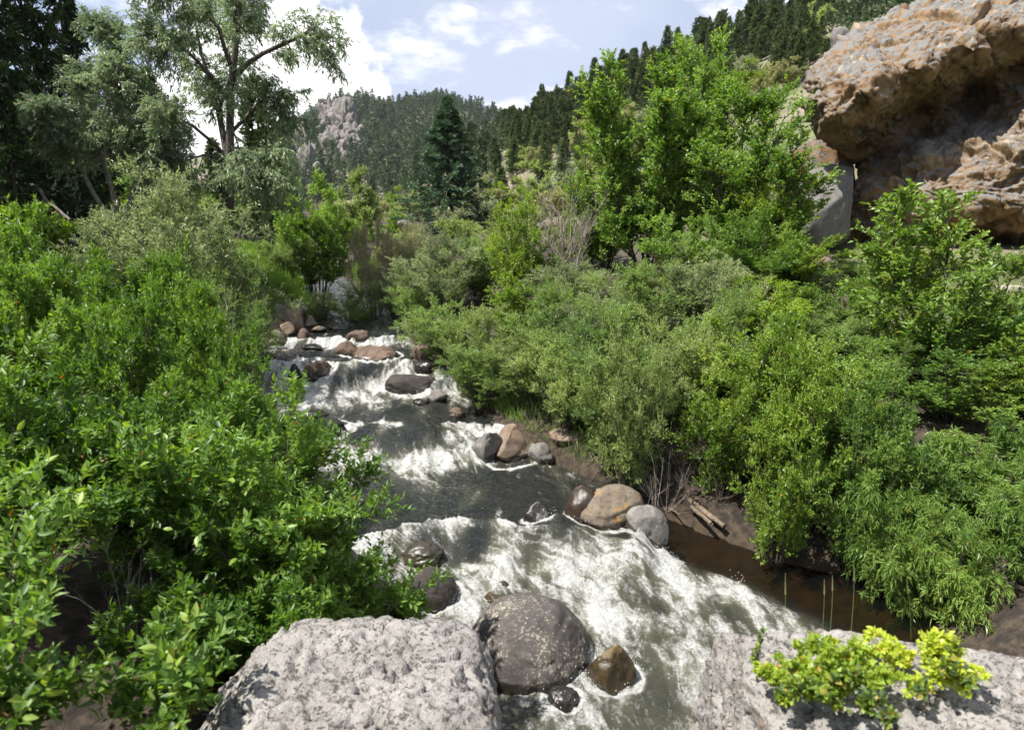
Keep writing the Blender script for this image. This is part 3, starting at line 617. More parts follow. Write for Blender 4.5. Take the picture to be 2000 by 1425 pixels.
# crags on the far mountain
for k, (lab, px, py, r, w_, h_, dd) in enumerate((
    ('blocky pink crag that crowns the far mountain', 652, 214, 412, 13, 9, 0), ('second block of the summit crag', 668, 222, 412, 10, 9, 0),
    ('tall pale rock face under the summit crag', 645, 248, 400, 12, 18, 0), ('broken pinkish rock face below the crowning crag', 672, 258, 400, 15, 20, 0), ('pinkish rock step beside the broken face', 694, 282, 395, 13, 14, 0),
    ('lower pinkish scree rib under the crag', 684, 312, 385, 13, 14, 0), ('pale rock foot where the crag meets the pines', 650, 292, 380, 10, 12, 0), ('pale rock rib standing out of far pines west of the crag', 590, 292, 380, 9, 16, 0),
    ('narrow pale rock rib low on the far mountain', 606, 338, 350, 8, 16, 0), ('lowest pale rock rib above the pale feathery tree', 634, 352, 340, 7, 11, 0), ('small pale outcrop near the skyline of the far mountain', 1012, 262, 400, 8, 6, 0),
    ('pale outcrop among the pines on the far skyline shoulder', 928, 246, 405, 6, 8, 0))):
    d = ray(px, py); d = d/math.hypot(d[0], d[1]); x, y = d[0]*r, d[1]*r; z = CAMZ+d[2]*r
    rr = np.linspace(150, 440, 600); zz_ = terrain(d[0]*rr, d[1]*rr); k_ = int(np.argmax(zz_ > CAMZ+d[2]*rr-1)); r = rr[k_] if k_ else r; x, y, z = d[0]*r, d[1]*r, CAMZ+d[2]*r
    V, Fc = stone_verts((w_*.95, w_*.7, h_*1.1), 400+k, 5, box=.6, rough=.42, cuts=4, round_=.8, lump=1.6); 
    o = link('crag', mesh_np('crag', V, Fc, M['r_crag'], {'wet': np.zeros(len(V))}), loc=(x, y, z)); tag(o, lab, 'crag', 'crags on the far mountain')

# ---- the two pale conglomerate rocks at the viewer's feet, with the pebbles set in them
peb_mesh = []
for k in range(8):
    V, Fc = stone_verts((2, 2*(.65+.1*(k % 4)), 1.3), 500+k, 2, cuts=3, round_=.8, rough=.12); peb_mesh.append(mesh_np('pebble', V, Fc, PEB[k % 5], {'wet': np.zeros(len(V))}))
def front_rock(label, c, dims, rz, seed, npeb, pr, tilt):
    V, Fc = stone_verts(dims, seed, 7 if npeb else 6, box=3.4, rough=.05, cuts=4, round_=.93, lump=1.2, tilt=tilt)
    N = nrm(V/(np.asarray(dims)/2)**2)
    q = V
    V = V + N*(.032*fbm(q*2.6+seed, 4, .6) + .010*fbm(q*14+seed, 3, .65) - .05*sst(fbm(q*5+seed+9, 3, ridged=True), .62, .85) + .012*fbm(q*28, 2))[:, None]
    e_, v_ = cells(q*[4, 4, 5]+.3*fbm(q*4, 2)[:, None]); e2_, v2_ = cells(q*13+7)
    V = V + N*(.009*v_*sst(e_, 0, .2) - .022*np.exp(-e_/.022)*sst(fbm(q*2+4, 2), -.05, .3) + .007*v2_*sst(e2_, 0, .2))[:, None]
    V = V@rotz(rz).T
    o = link('conglomerate_rock', mesh_np('conglomerate_rock', V, Fc, M['r_cong'], {'wet': np.zeros(len(V))}), loc=c); tag(o, label, 'rock', 'pale rocks at the viewpoint')
    rng = np.random.RandomState(seed); W = V+np.asarray(c); pr_ = project(W)
    n0 = nrm(np.cross(V[Fc[:, 1]]-V[Fc[:, 0]], V[Fc[:, 2]]-V[Fc[:, 0]])); cen = W[Fc].mean(1); pc = project(cen)
    vis = (n0*(np.array([0, 0, CAMZ])-cen)).sum(1) > .15
    vis &= (pc[:, 0] > -60) & (pc[:, 0] < 2060) & (pc[:, 1] < 1450)
    idx = np.where(vis)[0]; idx = rng.choice(idx, min(npeb, len(idx)), replace=False)
    for i in idx:
        p = link('pebble', peb_mesh[rng.randint(8)], o); s = pr*rng.choice([.5, .7, 1.0, 1.5], p=[.4, .3, .2, .1])*rng.uniform(.8, 1.2)
        p.location = tuple(V[Fc[i]].mean(0)-n0[i]*s*.15); q = Vector(n0[i]).to_track_quat('Z', 'Y') @ Quaternion((0, 0, 1), rng.uniform(0, 6.28))
        p.rotation_mode = 'QUATERNION'; p.rotation_quaternion = q; p.scale = (s, s, s)
    return o
fr_l = front_rock('pale grey pitted conglomerate rock beside the low leafy bush', (-.98, 2.95, 1.00), (1.86, 1.75, 1.55), .12, 611, 130, .013, (.03, .05))
fr_r = front_rock('pale pebbly conglomerate rock with little yellow green shrubs on it', (2.55, 2.80, 1.06), (3.0, 1.75, 1.72), -.10, 623, 290, .019, (.02, -.02))

# ------------------------------------------------------------------ growing plants
def bez(a, b, c, K=6):
    t = np.linspace(0, 1, K)[None, :, None]; return (1-t)**2*a[:, None]+2*t*(1-t)*b[:, None]+t*t*c[:, None]
def bush_limbs(rng, H, R, n, spread=.15, lean=.35, up=.62):
    az = rng.uniform(0, 2*np.pi, n); rr = R*np.sqrt(rng.uniform(.02, 1, n)); d = np.stack([np.cos(az), np.sin(az), 0*az], 1)
    a = d*(rng.uniform(0, spread, n)*R)[:, None]
    tz = H*(1-.42*(rr/R)**2)*rng.uniform(.72, 1.05, n)
    c = d*rr[:, None]*.92; c[:, 2] = tz
    b = d*(rr*lean)[:, None] + rng.normal(size=(n, 3))*.06*H; b[:, 2] = tz*up
    return bez(a, b, c)
def spawn(P, n, t0, t1, Lm, ang, upb, rng, taper=.45, bend=0.0, K=5):
    N, Kp, _ = P.shape; t = np.sort(rng.uniform(t0, t1, (N, n)), 1); f = t*(Kp-1); i = np.minimum(f.astype(int), Kp-2); fr = (f-i)[..., None]
    idx = np.arange(N)[:, None]; base = P[idx, i]*(1-fr)+P[idx, i+1]*fr; tan = nrm(P[idx, i+1]-P[idx, i])
    rv = rng.normal(size=base.shape); perp = nrm(rv-(rv*tan).sum(-1, keepdims=True)*tan)
    a = ang*rng.uniform(.6, 1.35, (N, n, 1)); d = tan*np.cos(a)+perp*np.sin(a); d[..., 2] += upb; d = nrm(d)
    Ln = Lm*(1-taper*t)*rng.uniform(.55, 1.25, (N, n)); d = d.reshape(-1, 3); Ln = Ln.reshape(-1, 1, 1); base = base.reshape(-1, 1, 3)
    s = np.linspace(0, 1, K)[None, :, None]; wob = nrm(rng.normal(size=d.shape))[:, None]*.10
    C = base+Ln*(d[:, None]*s+wob*s*s); C[..., 2] += (bend*Ln[..., 0])*np.linspace(0, 1, K)[None]**2
    return C
def tubes(P, r0, r1, sides=4):
    N, K, _ = P.shape; T = nrm(np.gradient(P, axis=1)); ref = np.where(np.abs(T[..., 2:3]) > .9, [1., 0, 0], [0, 0, 1.])
    u = nrm(np.cross(T, ref)); v = np.cross(T, u); ang = np.arange(sides)*2*np.pi/sides
    r0 = np.broadcast_to(np.asarray(r0, float).reshape(-1, 1), (N, 1)); r1 = np.broadcast_to(np.asarray(r1, float).reshape(-1, 1), (N, 1))
    r = (r0+(r1-r0)*np.linspace(0, 1, K)[None])[..., None, None]
    V = P[:, :, None]+r*(u[:, :, None]*np.cos(ang)[None, None, :, None]+v[:, :, None]*np.sin(ang)[None, None, :, None])
    base = (np.arange(N)[:, None, None]*K+np.arange(K-1)[None, :, None])*sides; s = np.arange(sides)[None, None]; s2 = (s+1) % sides
    Fc = np.stack([base+s, base+s2, base+sides+s2, base+sides+s], -1).reshape(-1, 4)
    return V.reshape(-1, 3), Fc
def join(parts):
    Vs, Fs, o = [], [], 0
    for V, Fc in parts: Vs.append(V); Fs.append(Fc+o); o += len(V)
    return np.concatenate(Vs), np.concatenate(Fs)
def leaf_frames(P, m, L, W, rng, t0=.12, out_=.8, grav=0.0, upn=.6):
    N, K, _ = P.shape; t = np.linspace(t0, 1, m)[None]+rng.uniform(-.5, .5, (N, m))*(1-t0)/m; t = np.clip(t, 0, .999); f = t*(K-1); i = f.astype(int); fr = (f-i)[..., None]
    idx = np.arange(N)[:, None]; b = P[idx, i]*(1-fr)+P[idx, i+1]*fr; tan = nrm(P[idx, i+1]-P[idx, i]); rv = rng.normal(size=b.shape)
    perp = nrm(rv-(rv*tan).sum(-1, keepdims=True)*tan); d = tan*.65+perp*out_; d[..., 2] += .12-grav; d = nrm(d)
    n = rng.normal(size=d.shape); n[..., 2] += upn*2.2; n = nrm(n-(n*d).sum(-1, keepdims=True)*d)
    k = N*m; sc = rng.uniform(.65, 1.2, (k, 1))
    return dict(b=b.reshape(-1, 3), d=d.reshape(-1, 3), n=n.reshape(-1, 3), L=L*sc, W=W*sc*rng.uniform(.8, 1.2, (k, 1)), t=rng.uniform(0, 1, k))
def cat_frames(fs): return {k: np.concatenate([f[k] for f in fs]) for k in fs[0]}
def sub_frames(f, m): return {k: v[m] for k, v in f.items()}
def kites(f, fold=.22, belly=.42):
    b, d, n, L, W = f['b'], f['d'], f['n'], f['L'], f['W']; s = np.cross(d, n)
    v1 = b+d*L*belly+s*W*.5+n*W*fold; v2 = b+d*L-n*L*.10; v3 = b+d*L*belly-s*W*.5+n*W*fold
    V = np.stack([b, v1, v2, v3], 1).reshape(-1, 3); j = np.arange(len(b))[:, None]*4
    Fc = np.concatenate([j+np.array([[0, 1, 2]]), j+np.array([[0, 2, 3]])], 1).reshape(-1, 3)
    return V, Fc, np.repeat(f['t'], 4)
def foliage_mesh(name, f, mat, **kw):
    V, Fc, t = kites(f, **kw); return mesh_np(name, V, Fc, mat, {'tint': t}, smooth=False)

def grow(seed, H, R, ns, nbr, ntw, nlf, leafL, leafW, bl=.30, tl=.13, ang=.75, upb=.25, bend=0.0, grav=0.0, t0=.28, lean=.35, up=.62, r0=.012, limbs=None, tw0=.1, upn=.6, tubes_all=True, stem_sides=4):
    """stems, branches, twigs and leaves of one plant (metres, base at origin)"""
    rng = np.random.RandomState(seed); S = bush_limbs(rng, H, R, ns, lean=lean, up=up) if limbs is None else limbs
    B = spawn(S, nbr, t0, 1.0, bl*H, ang, upb, rng, bend=bend); T = spawn(B, ntw, tw0, 1.0, tl*H, ang, upb*.7, rng, taper=.3, bend=bend)
    fr = [leaf_frames(T, nlf, leafL, leafW, rng, grav=grav, upn=upn), leaf_frames(B, max(3, nlf//2), leafL, leafW, rng, t0=.4, grav=grav, upn=upn)]
    tb = [tubes(S, r0*H/2, r0*.25*H/2, stem_sides), tubes(B, r0*.35*H/2, r0*.12*H/2, 3)]
    tb = [(V, f if f.shape[1] == 4 else f) for V, f in tb]
    if tubes_all: tb.append(tubes(T[:, ::2], r0*.14*H/2, r0*.06*H/2, 3))
    return cat_frames(fr), join(tb)
def variant(spec, mat, bark, name, seeds, **kw):
    res = []
    for s in seeds:
        f, tb = grow(s, **spec); res.append((foliage_mesh(name+'_foliage', f, mat, **kw), mesh_np(name+'_stem', *tb, bark), spec['H'], spec['R']))
    return res
VAR = {}
VAR['willow'] = variant(dict(H=3.0, R=1.55, ns=20, nbr=10, ntw=9, nlf=12, leafL=.085, leafW=.022, bl=.25, tl=.11, t0=.10, upn=.8), M['willow'], M['bark'], 'willow', (1, 2, 3))
VAR['alder'] = variant(dict(H=3.0, R=1.5, ns=19, nbr=10, ntw=9, nlf=11, leafL=.068, leafW=.042, bl=.25, tl=.105, t0=.10, upn=.8), M['alder'], M['bark_dark'], 'alder', (11, 12, 13))
VAR['longleaf'] = variant(dict(H=2.4, R=1.4, ns=16, nbr=9, ntw=8, nlf=11, leafL=.135, leafW=.030, bl=.30, tl=.15, bend=-.35, grav=.45, upb=.15, t0=.12), M['sapling'], M['bark_dark'], 'long_leaved_willow', (21, 22))
VAR['dogwood'] = variant(dict(H=2.0, R=1.2, ns=22, nbr=11, ntw=10, nlf=11, leafL=.076, leafW=.031, bl=.28, tl=.12, upb=.4, upn=.9, t0=.10), M['dogwood'], M['bark'], 'dogwood', (31, 32, 33), fold=.14)
VAR['birch'] = variant(dict(H=6.4, R=1.7, ns=9, nbr=26, ntw=13, nlf=13, leafL=.085, leafW=.055, bl=.18, tl=.075, upb=.5, lean=.45, up=.55, t0=.10, r0=.012), M['birch'], M['bark_dark'], 'birch', (41, 42, 43))
VAR['sapling'] = variant(dict(H=4.2, R=1.0, ns=4, nbr=20, ntw=8, nlf=9, leafL=.105, leafW=.062, bl=.24, tl=.09, upb=.3, lean=.2, t0=.15, r0=.013), M['sapling'], M['bark_dark'], 'sapling', (51, 52))
VAR['round'] = variant(dict(H=3.4, R=1.5, ns=18, nbr=12, ntw=10, nlf=12, leafL=.10, leafW=.042, bl=.20, tl=.09, t0=.28, upb=.3, lean=.3), M['alder'], M['bark_dark'], 'round_tree', (61, 62))
VAR['brush'] = variant(dict(H=2.4, R=1.2, ns=22, nbr=11, ntw=9, nlf=8, leafL=.055, leafW=.016, bl=.26, tl=.11, upb=.45), M['olive'], M['bark_pale'], 'brush', (71, 72))
VAR['scrub'] = variant(dict(H=1.6, R=1.0, ns=10, nbr=7, ntw=6, nlf=7, leafL=.13, leafW=.055, bl=.30, tl=.14, tubes_all=False), M['sage'], M['bark'], 'scrub', (81, 82, 83))

_used = {}
def plant(name, label, cat, kind, px, Y, top, mat=None, width=None, seed=0, group=None, rz=None, xyz=None, dz=-.05):
    vs = VAR[kind]; fm, sm, H0, R0 = vs[seed % len(vs)]
    x, y, z = place(px, Y) if xyz is None else xyz
    zt = at(px, top, y)[2]; h = max(zt-z, .3); sz = h/H0/.98
    dep = y*math.cos(PITCH)-(z-CAMZ)*math.sin(PITCH)
    sx = sz if width is None else (width*dep/F)/(2*R0)/.98
    root = link(name, None, loc=(x, y, z+dz)); root.empty_display_size = .2
    root.scale = (sx, sx, sz); root.rotation_euler = (0, 0, (seed*2.399) % 6.283 if rz is None else rz); tag(root, label, cat, group)
    f = link('foliage', fm, root); s = link('stem', sm, root)
    if mat:
        f.material_slots[0].link = 'OBJECT'; f.material_slots[0].material = M[mat]
    return root
GR, GLf, GT = 'shrubs crowding the shaded bank', 'shrubs on the leafy near bank', 'small leafy trees by the stream'
P_ = [
 # far bank of the bend, back rows first
 ('willow_shrub', 'olive green willow at the bend above the upper falls', 'willow', 868, 16.5, 458, 'willow_grey', 210, 0, GR),
 ('willow_shrub', 'upright willow below the blue green spruce', 'willow', 935, 17.5, 452, 'willow', 170, 1, GR),
 ('alder_shrub', 'yellow tipped alder rising behind the bare grey branches', 'alder', 1022, 16.0, 388, 'alder', 170, 2, GR),
 ('willow_shrub', 'dusty willow between bare grey branches and birches', 'willow', 1120, 15.0, 492, 'willow_grey', 210, 2, GR),
 ('willow_shrub', 'dense willow at the foot of the tallest birch', 'willow', 1235, 13.4, 515, 'willow', 260, 0, GR),
 ('willow_shrub', 'soft grey green willow below the yellow green birch', 'willow', 1385, 13.0, 492, 'willow_grey', 270, 1, GR),
 ('alder_shrub', 'broad alder in front of the cliff foot boulders', 'alder', 1500, 12.4, 545, 'alder', 260, 0, GR),
 ('willow_shrub', 'willow under the pinkish tan boulder', 'willow', 1620, 11.6, 590, 'willow', 230, 2, GR),
 ('willow_shrub', 'willow below the sunlit tan boulder', 'willow', 1770, 11.6, 640, 'willow_grey', 260, 0, GR),
 ('alder_shrub', 'alder beneath the bleached log', 'alder', 1945, 11.2, 625, 'sapling', 260, 1, GR),
 ('willow_shrub', 'willow at the frame edge below the cliff hollow', 'willow', 2090, 11.0, 600, 'willow', 260, 1, GR),
 ('willow_shrub', 'low willow overhanging the lip of the upper falls', 'willow', 870, 13.9, 565, 'willow', 190, 2, GR),
 ('willow_shrub', 'leafy willow leaning over the long dark grey boulder', 'willow', 930, 13.0, 600, 'willow_pale', 190, 0, GR),
 ('willow_shrub', 'bright willow dipping to the small brown stone', 'willow', 945, 12.1, 660, 'willow', 200, 1, GR),
 ('willow_shrub', 'pale willow over the pinkish tan split boulder', 'willow', 1040, 11.4, 640, 'willow_pale', 220, 1, GR),
 ('willow_shrub', 'tall full willow behind the pale rock and stems', 'willow', 1140, 10.9, 590, 'willow', 260, 2, GR),
 ('willow_shrub', 'large silvery willow over the orange patched boulder', 'willow', 1215, 9.9, 600, 'willow', 290, 0, GR),
 ('willow_shrub', 'willow arching over the dark hollow in the bank', 'willow', 1330, 10.2, 585, 'willow_pale', 250, 2, GR),
 ('alder_shrub', 'yellow green alder beside the dark hollow', 'alder', 1465, 9.6, 610, 'alder', 290, 1, GR),
 ('alder_shrub', 'alder whose lowest leaves hang over the driftwood log', 'alder', 1530, 8.9, 700, 'alder', 250, 2, GR),
 ('alder_shrub', 'deep green alder behind the long leaved bush', 'alder', 1640, 9.2, 660, 'sapling', 260, 0, GR),
 ('willow_shrub', 'bushy willow above the dark still pool', 'alder', 1600, 8.3, 800, 'alder', 210, 2, GR),
 ('long_leaved_willow', 'bush of long drooping leaves above the dark pool', 'longleaf', 1735, 7.8, 800, 'sapling', 260, 0, GR),
 ('long_leaved_willow', 'second bush of long leaves beside the leaf littered bank', 'longleaf', 1890, 7.9, 830, 'sapling', 250, 1, GR),
 ('alder_shrub', 'tall alder behind the second long leaved bush', 'alder', 1850, 9.2, 690, 'sapling', 280, 2, GR),
 ('alder_shrub', 'alder at the frame edge behind long leaved bushes', 'alder', 2010, 9.0, 640, 'alder', 260, 1, GR),
 ('long_leaved_willow', 'long leaved bush cut off by the frame edge', 'longleaf', 2040, 7.6, 800, 'sapling', 240, 0, GR),
 ('willow_shrub', 'low willow with bare feet beside the wedge shaped stone', 'willow', 1225, 9.0, 640, 'willow_pale', 220, 1, GR),
 ('willow_shrub', 'willow closing the upper side of the dark hollow', 'willow', 1400, 10.4, 570, 'willow', 240, 0, GR),
 ('alder_shrub', 'round leaved alder at the lower side of the dark hollow', 'alder', 1520, 8.3, 640, 'alder', 220, 2, GR),
 ('alder_shrub', 'alder dipping into the dark pool', 'alder', 1590, 7.7, 700, 'alder', 230, 1, GR),
 ('alder_shrub', 'dark leaved alder over the flat grey rock', 'alder', 1680, 7.5, 730, 'sapling', 220, 0, GR),
 ('long_leaved_willow', 'long leaved bush trailing at the brink of the dark pool', 'longleaf', 1800, 7.3, 850, 'sapling', 230, 1, GR),
 ('long_leaved_willow', 'low long leaved bush on the leaf littered bank', 'longleaf', 1950, 7.0, 880, 'sapling', 220, 0, GR),
 ('willow_shrub', 'narrow willow filling in behind the pale willow', 'willow', 1080, 12.6, 560, 'willow', 200, 0, GR),
 ('alder_shrub', 'alder thicket in front of the dusty willow', 'alder', 1020, 13.6, 540, 'alder', 200, 1, GR),
 ('willow_shrub', 'willow thicket under the fan of bare branches', 'willow', 1160, 12.4, 545, 'willow_grey', 200, 2, GR),
 ('alder_shrub', 'alder between the two birches at their feet', 'alder', 1330, 14.5, 420, 'birch', 220, 0, GR),
 ('alder_shrub', 'alder under the small birch by the grey slab', 'alder', 1470, 14.2, 420, 'birch', 200, 2, GR),
 ('willow_shrub', 'willow hiding the foot of the slim sapling', 'willow', 1730, 10.4, 640, 'sapling', 240, 1, GR),
 ('willow_shrub', 'olive bush over the undercut bank at the stream head', 'willow', 770, 18.4, 520, 'willow_grey', 120, 1, GR),
 ('willow_shrub', 'round willow at the bend beside the rounded rust brown rock', 'willow', 815, 16.6, 530, 'willow', 150, 2, GR),
 ('willow_shrub', 'bushy willow rising behind the round willow at the bend', 'willow', 790, 22, 455, 'willow_pale', 130, 0, GR),
 ('alder_shrub', 'alder screening the grey slab foot', 'alder', 1560, 14.4, 455, 'alder', 190, 0, GR),
 ('willow_shrub', 'willow screening the cliff foot behind the sapling', 'willow', 1700, 14.2, 500, 'willow', 210, 1, GR),
 ('alder_shrub', 'alder before the orange hollow of the cliff foot', 'alder', 1830, 13.6, 560, 'alder', 190, 2, GR),
 ('willow_shrub', 'willow just below the bleached log', 'willow', 1960, 12.6, 600, 'willow_pale', 190, 0, GR),
 ('alder_shrub', 'alder standing behind the slim sapling', 'alder', 1660, 12.4, 520, 'sapling', 200, 1, GR),
 ('willow_shrub', 'pale willow between the spruce and the yellow tipped alder', 'willow', 985, 21, 425, 'willow_pale', 150, 1, GR),
 ('alder_shrub', 'alder filling the slope foot left of the tallest birch', 'alder', 1150, 20, 400, 'alder', 170, 0, GR),
 ('alder_shrub', 'alder right under the sunlit lower cliff wall', 'alder', 1770, 15.6, 470, 'alder', 170, 1, GR),
 ('willow_shrub', 'willow in the mouth of the orange hollow', 'willow', 1900, 15.0, 525, 'willow_pale', 170, 2, GR),
 ('alder_shrub', 'alder beside the rounded tan stone', 'alder', 2020, 14.2, 555, 'sapling', 160, 0, GR),
 # leafy near bank
 ('willow_shrub', 'rounded grey green willow mound behind the dogwoods', 'willow', 385, 13.2, 345, 'willow_grey', 330, 0, GLf),
 ('willow_shrub', 'grey green willow beside the cottonwood foot', 'willow', 255, 13.6, 395, 'willow_grey', 250, 1, GLf),
 ('willow_shrub', 'shaded willow dipping to the brown rounded rock', 'willow', 470, 12.6, 470, 'willow', 210, 2, GLf),
 ('willow_shrub', 'dark willow hem above the flat black slab', 'willow', 430, 10.6, 560, 'willow', 230, 0, GLf),
 ('willow_shrub', 'low willow beside the grassy opening', 'willow', 560, 19.5, 440, 'willow', 140, 2, GLf),
 ('dogwood_shrub', 'dogwood below the slope at the frame edge', 'dogwood', 30, 9.0, 400, 'dogwood', 260, 0, GLf),
 ('dogwood_shrub', 'dogwood in front of the grassy slope opening', 'dogwood', 190, 8.6, 480, 'dogwood', 260, 1, GLf),
 ('dogwood_shrub', 'dogwood with spreading top below the rounded willow mound', 'dogwood', 340, 8.0, 505, 'dogwood', 240, 2, GLf),
 ('dogwood_shrub', 'dogwood reaching toward the pale smooth rock', 'dogwood', 440, 7.4, 620, 'dogwood', 230, 0, GLf),
 ('dogwood_shrub', 'bright dogwood above the shadowed pocket of leaves', 'dogwood', 60, 6.4, 520, 'dogwood', 300, 2, GLf),
 ('dogwood_shrub', 'dogwood in the middle of the leafy bank', 'dogwood', 240, 6.2, 590, 'dogwood', 300, 0, GLf),
 ('dogwood_shrub', 'dogwood leaning over the flat black slab', 'dogwood', 420, 5.9, 700, 'dogwood', 260, 1, GLf),
 # trees
 ('birch_tree', 'tallest bright green birch with several slim trunks', 'birch', 1265, 17.0, 82, 'birch', 290, 0, GT),
 ('birch_tree', 'yellow green birch standing between tallest birch and cliff', 'birch', 1435, 16.0, 150, 'birch', 270, 1, GT),
 ('birch_tree', 'birch top reaching highest against the pine slope', 'birch', 1350, 20.0, 62, 'birch', 190, 2, GT),
 ('birch_tree', 'short birch at the shoulder of the tallest birch', 'birch', 1185, 19.0, 255, 'birch', 170, 1, GT),
 ('birch_tree', 'small birch filling the gap before the grey slab', 'birch', 1510, 15.0, 330, 'alder', 150, 2, GT),
 ('broadleaf_sapling', 'slim broad leaved sapling against the cliff face', 'sapling', 1785, 10.4, 308, 'sapling', 250, 0, GT),
 ('broadleaf_sapling', 'short broad leaved sapling before the bleached log', 'sapling', 1925, 10.0, 490, 'sapling', 150, 1, GT),
 ('round_tree', 'rounded bright green small tree beside the grassy opening', 'round', 625, 20.5, 352, 'birch', 185, 0, GT),
 ('round_tree', 'pale green feathery small tree behind the rounded tree', 'round', 705, 27.0, 345, 'willow_pale', 120, 1, GT),
 ('brush_shrub', 'taupe twiggy brush above the dark undercut bank', 'brush', 738, 19.0, 440, 'taupe', 120, 0, GR),
 ('brush_shrub', 'olive brush between taupe brush and willows', 'brush', 800, 20.0, 432, 'olive', 120, 1, GR),
 ('willow_shrub', 'low bush hanging over the dark hollow at the stream head', 'willow', 700, 18.6, 560, 'willow', 110, 0, GR),
 ('willow_shrub', 'small grey green bush behind the rock heap', 'willow', 628, 18.6, 562, 'willow_grey', 80, 1, GLf),
]
for nm, lab, kind, Y, off, top, mt, wd, sd in (
 ('willow_shrub', 'willow rooted at the brink behind the orange patched boulder', 'willow', 9.5, .3, 690, 'willow', 190, 1),
 ('willow_shrub', 'willow drooping to the shallow edge by the pale rock', 'willow', 10.5, .5, 660, 'willow_pale', 190, 2),
 ('willow_shrub', 'low willow sheltering the split boulder pool', 'willow', 11.6, .5, 680, 'willow', 170, 0),
 ('alder_shrub', 'alder fringe hanging beside the driftwood log', 'alder', 8.45, .55, 730, 'alder', 200, 0),
 ('alder_shrub', 'alder fringe hanging over the amber shallows', 'alder', 7.6, -.05, 800, 'alder', 210, 1),
 ('alder_shrub', 'deep green alder fringe at the amber shallows', 'alder', 7.2, -.1, 840, 'sapling', 210, 2),
 ('long_leaved_willow', 'long leaves dipping over the dark pool edge', 'longleaf', 6.8, -.1, 880, 'sapling', 230, 0),
 ('long_leaved_willow', 'long leaved fringe beyond the pebbly rock', 'longleaf', 6.4, 0.0, 940, 'sapling', 230, 1),
 ('long_leaved_willow', 'long leaved fringe at the frame edge beyond the pebbly rock', 'longleaf', 6.1, 1.0, 930, 'sapling', 230, 0)):
    x = float(np.interp(Y, CYk, CR))+off; z = Hs(x, Y); pxx = project([[x, Y, z]])[0, 0]
    plant(nm, lab, 'shrub', kind, pxx, Y, top, mt, wd, sd, GR, xyz=(x, Y, z), rz=Y)
for k, (nm, lab, kind, px, Y, top, mt, wd, sd, gp) in enumerate(P_):
    plant(nm, lab, 'tree' if ('tree' in nm or 'sapling' in nm) else 'shrub', kind, px, Y, top, mt, wd, sd, gp, rz=(k*2.4) % 6.28)

# ---- nearest dogwoods: their largest leaves are picked out singly
def leaf_blade(name, mat, L=1.0, W=.40):
    n = 6; t = np.linspace(0, 1, n); wv = np.sin(np.pi*np.clip(t, 0, 1)**.8)*.5*W; zc = -.16*t*t; V = []
    for i in range(n): V += [(-wv[i], t[i], zc[i]+wv[i]*.35), (0, t[i], zc[i]), (wv[i], t[i], zc[i]+wv[i]*.35)]
    Fc = []
    for i in range(n-1):
        a = i*3; Fc += [(a, a+1, a+4, a+3), (a+1, a+2, a+5, a+4)]
    return mesh_np(name, np.array(V)*L, np.array(Fc), mat, None)
def leaf_obj_mats(base, n, dark, light, odd=None):
    ms = []
    for i in range(n):
        f = i/(n-1); c = tuple(d+(l-d)*f for d, l in zip(dark, light)); ms.append(leaf_mat(base+'_'+'abcdefgh'[i], tuple(v*.8 for v in c), tuple(v*1.15 for v in c), odd or light, 2.0, rough=.46))
    return ms
def near_plant(name, label, cat, xyz, spec, seed, mats, foliage_mat, bark, group, maxleaf=280, minpx=11, W=.40, fold=.14):
    f, tb = grow(seed, **spec); x = np.asarray(xyz); root = link(name, None, loc=tuple(xyz)); tag(root, label, cat, group)
    pc = project(f['b']+x); px = (f['L'][:, 0]*F/pc[:, 2]); vis = (pc[:, 0] > -30) & (pc[:, 0] < 2030) & (pc[:, 1] > -20) & (pc[:, 1] < 1445)
    score = np.where(vis & (px > minpx), px*(1+.6*(-(f['b'][:, 1]))/spec['R'] + .5*f['b'][:, 2]/spec['H']), 0)
    order = np.argsort(-score)[:maxleaf]; order = order[score[order] > 0]
    keep = np.ones(len(px), bool); keep[order] = False
    me = foliage_mesh(name+'_foliage', sub_frames(f, keep), foliage_mat, fold=fold); fo = link('foliage', me, root); fo['kind'] = 'stuff'
    link('stem', mesh_np(name+'_stem', *tb, bark), root)
    rng = np.random.RandomState(seed); blades = [leaf_blade(name+'_leaf', m, 1.0, W*(.9+.1*(i % 3))) for i, m in enumerate(mats)]
    for i in order:
        d, n = Vector(f['d'][i]), Vector(f['n'][i]); s = d.cross(n).normalized(); n = s.cross(d)
        o = link('leaf', blades[min(len(blades)-1, int(f['t'][i]*len(blades)))], root); L = f['L'][i, 0]*1.08
        o.matrix_local = Matrix.Translation(Vector(f['b'][i])) @ Matrix((s, d, n)).transposed().to_4x4() @ Matrix.Diagonal((L, L, L, 1))
    return root
DW = leaf_obj_mats('dogwood_big_leaf', 6, (.040, .095, .014), (.150, .260, .045)); DW[5:] = [leaf_mat('dogwood_yellow_leaf', (.17, .25, .04), (.24, .32, .06), (.4, .13, .04), 2.0)]
nd = dict(H=1.9, R=.95, ns=20, nbr=11, ntw=10, nlf=11, t0=.10, leafL=.064, leafW=.026, bl=.30, tl=.13, upb=.45, upn=.9)
def npos(px, Y, dz=0): x, y, z = place(px, Y); return (x, y, z+dz)
GN = 'dogwoods nearest the viewpoint'
near_plant('dogwood_shrub', 'dogwood whose bright tips reach over the dark rippled water', 'shrub', npos(545, 4.7), dict(nd, H=1.75, R=.85), 101, DW, M['dogwood'], M['bark'], GN)
near_plant('dogwood_shrub', 'dogwood hanging over the dark earth bank', 'shrub', npos(330, 4.5), dict(nd, H=1.7, R=.9), 102, DW, M['dogwood'], M['bark'], GN)
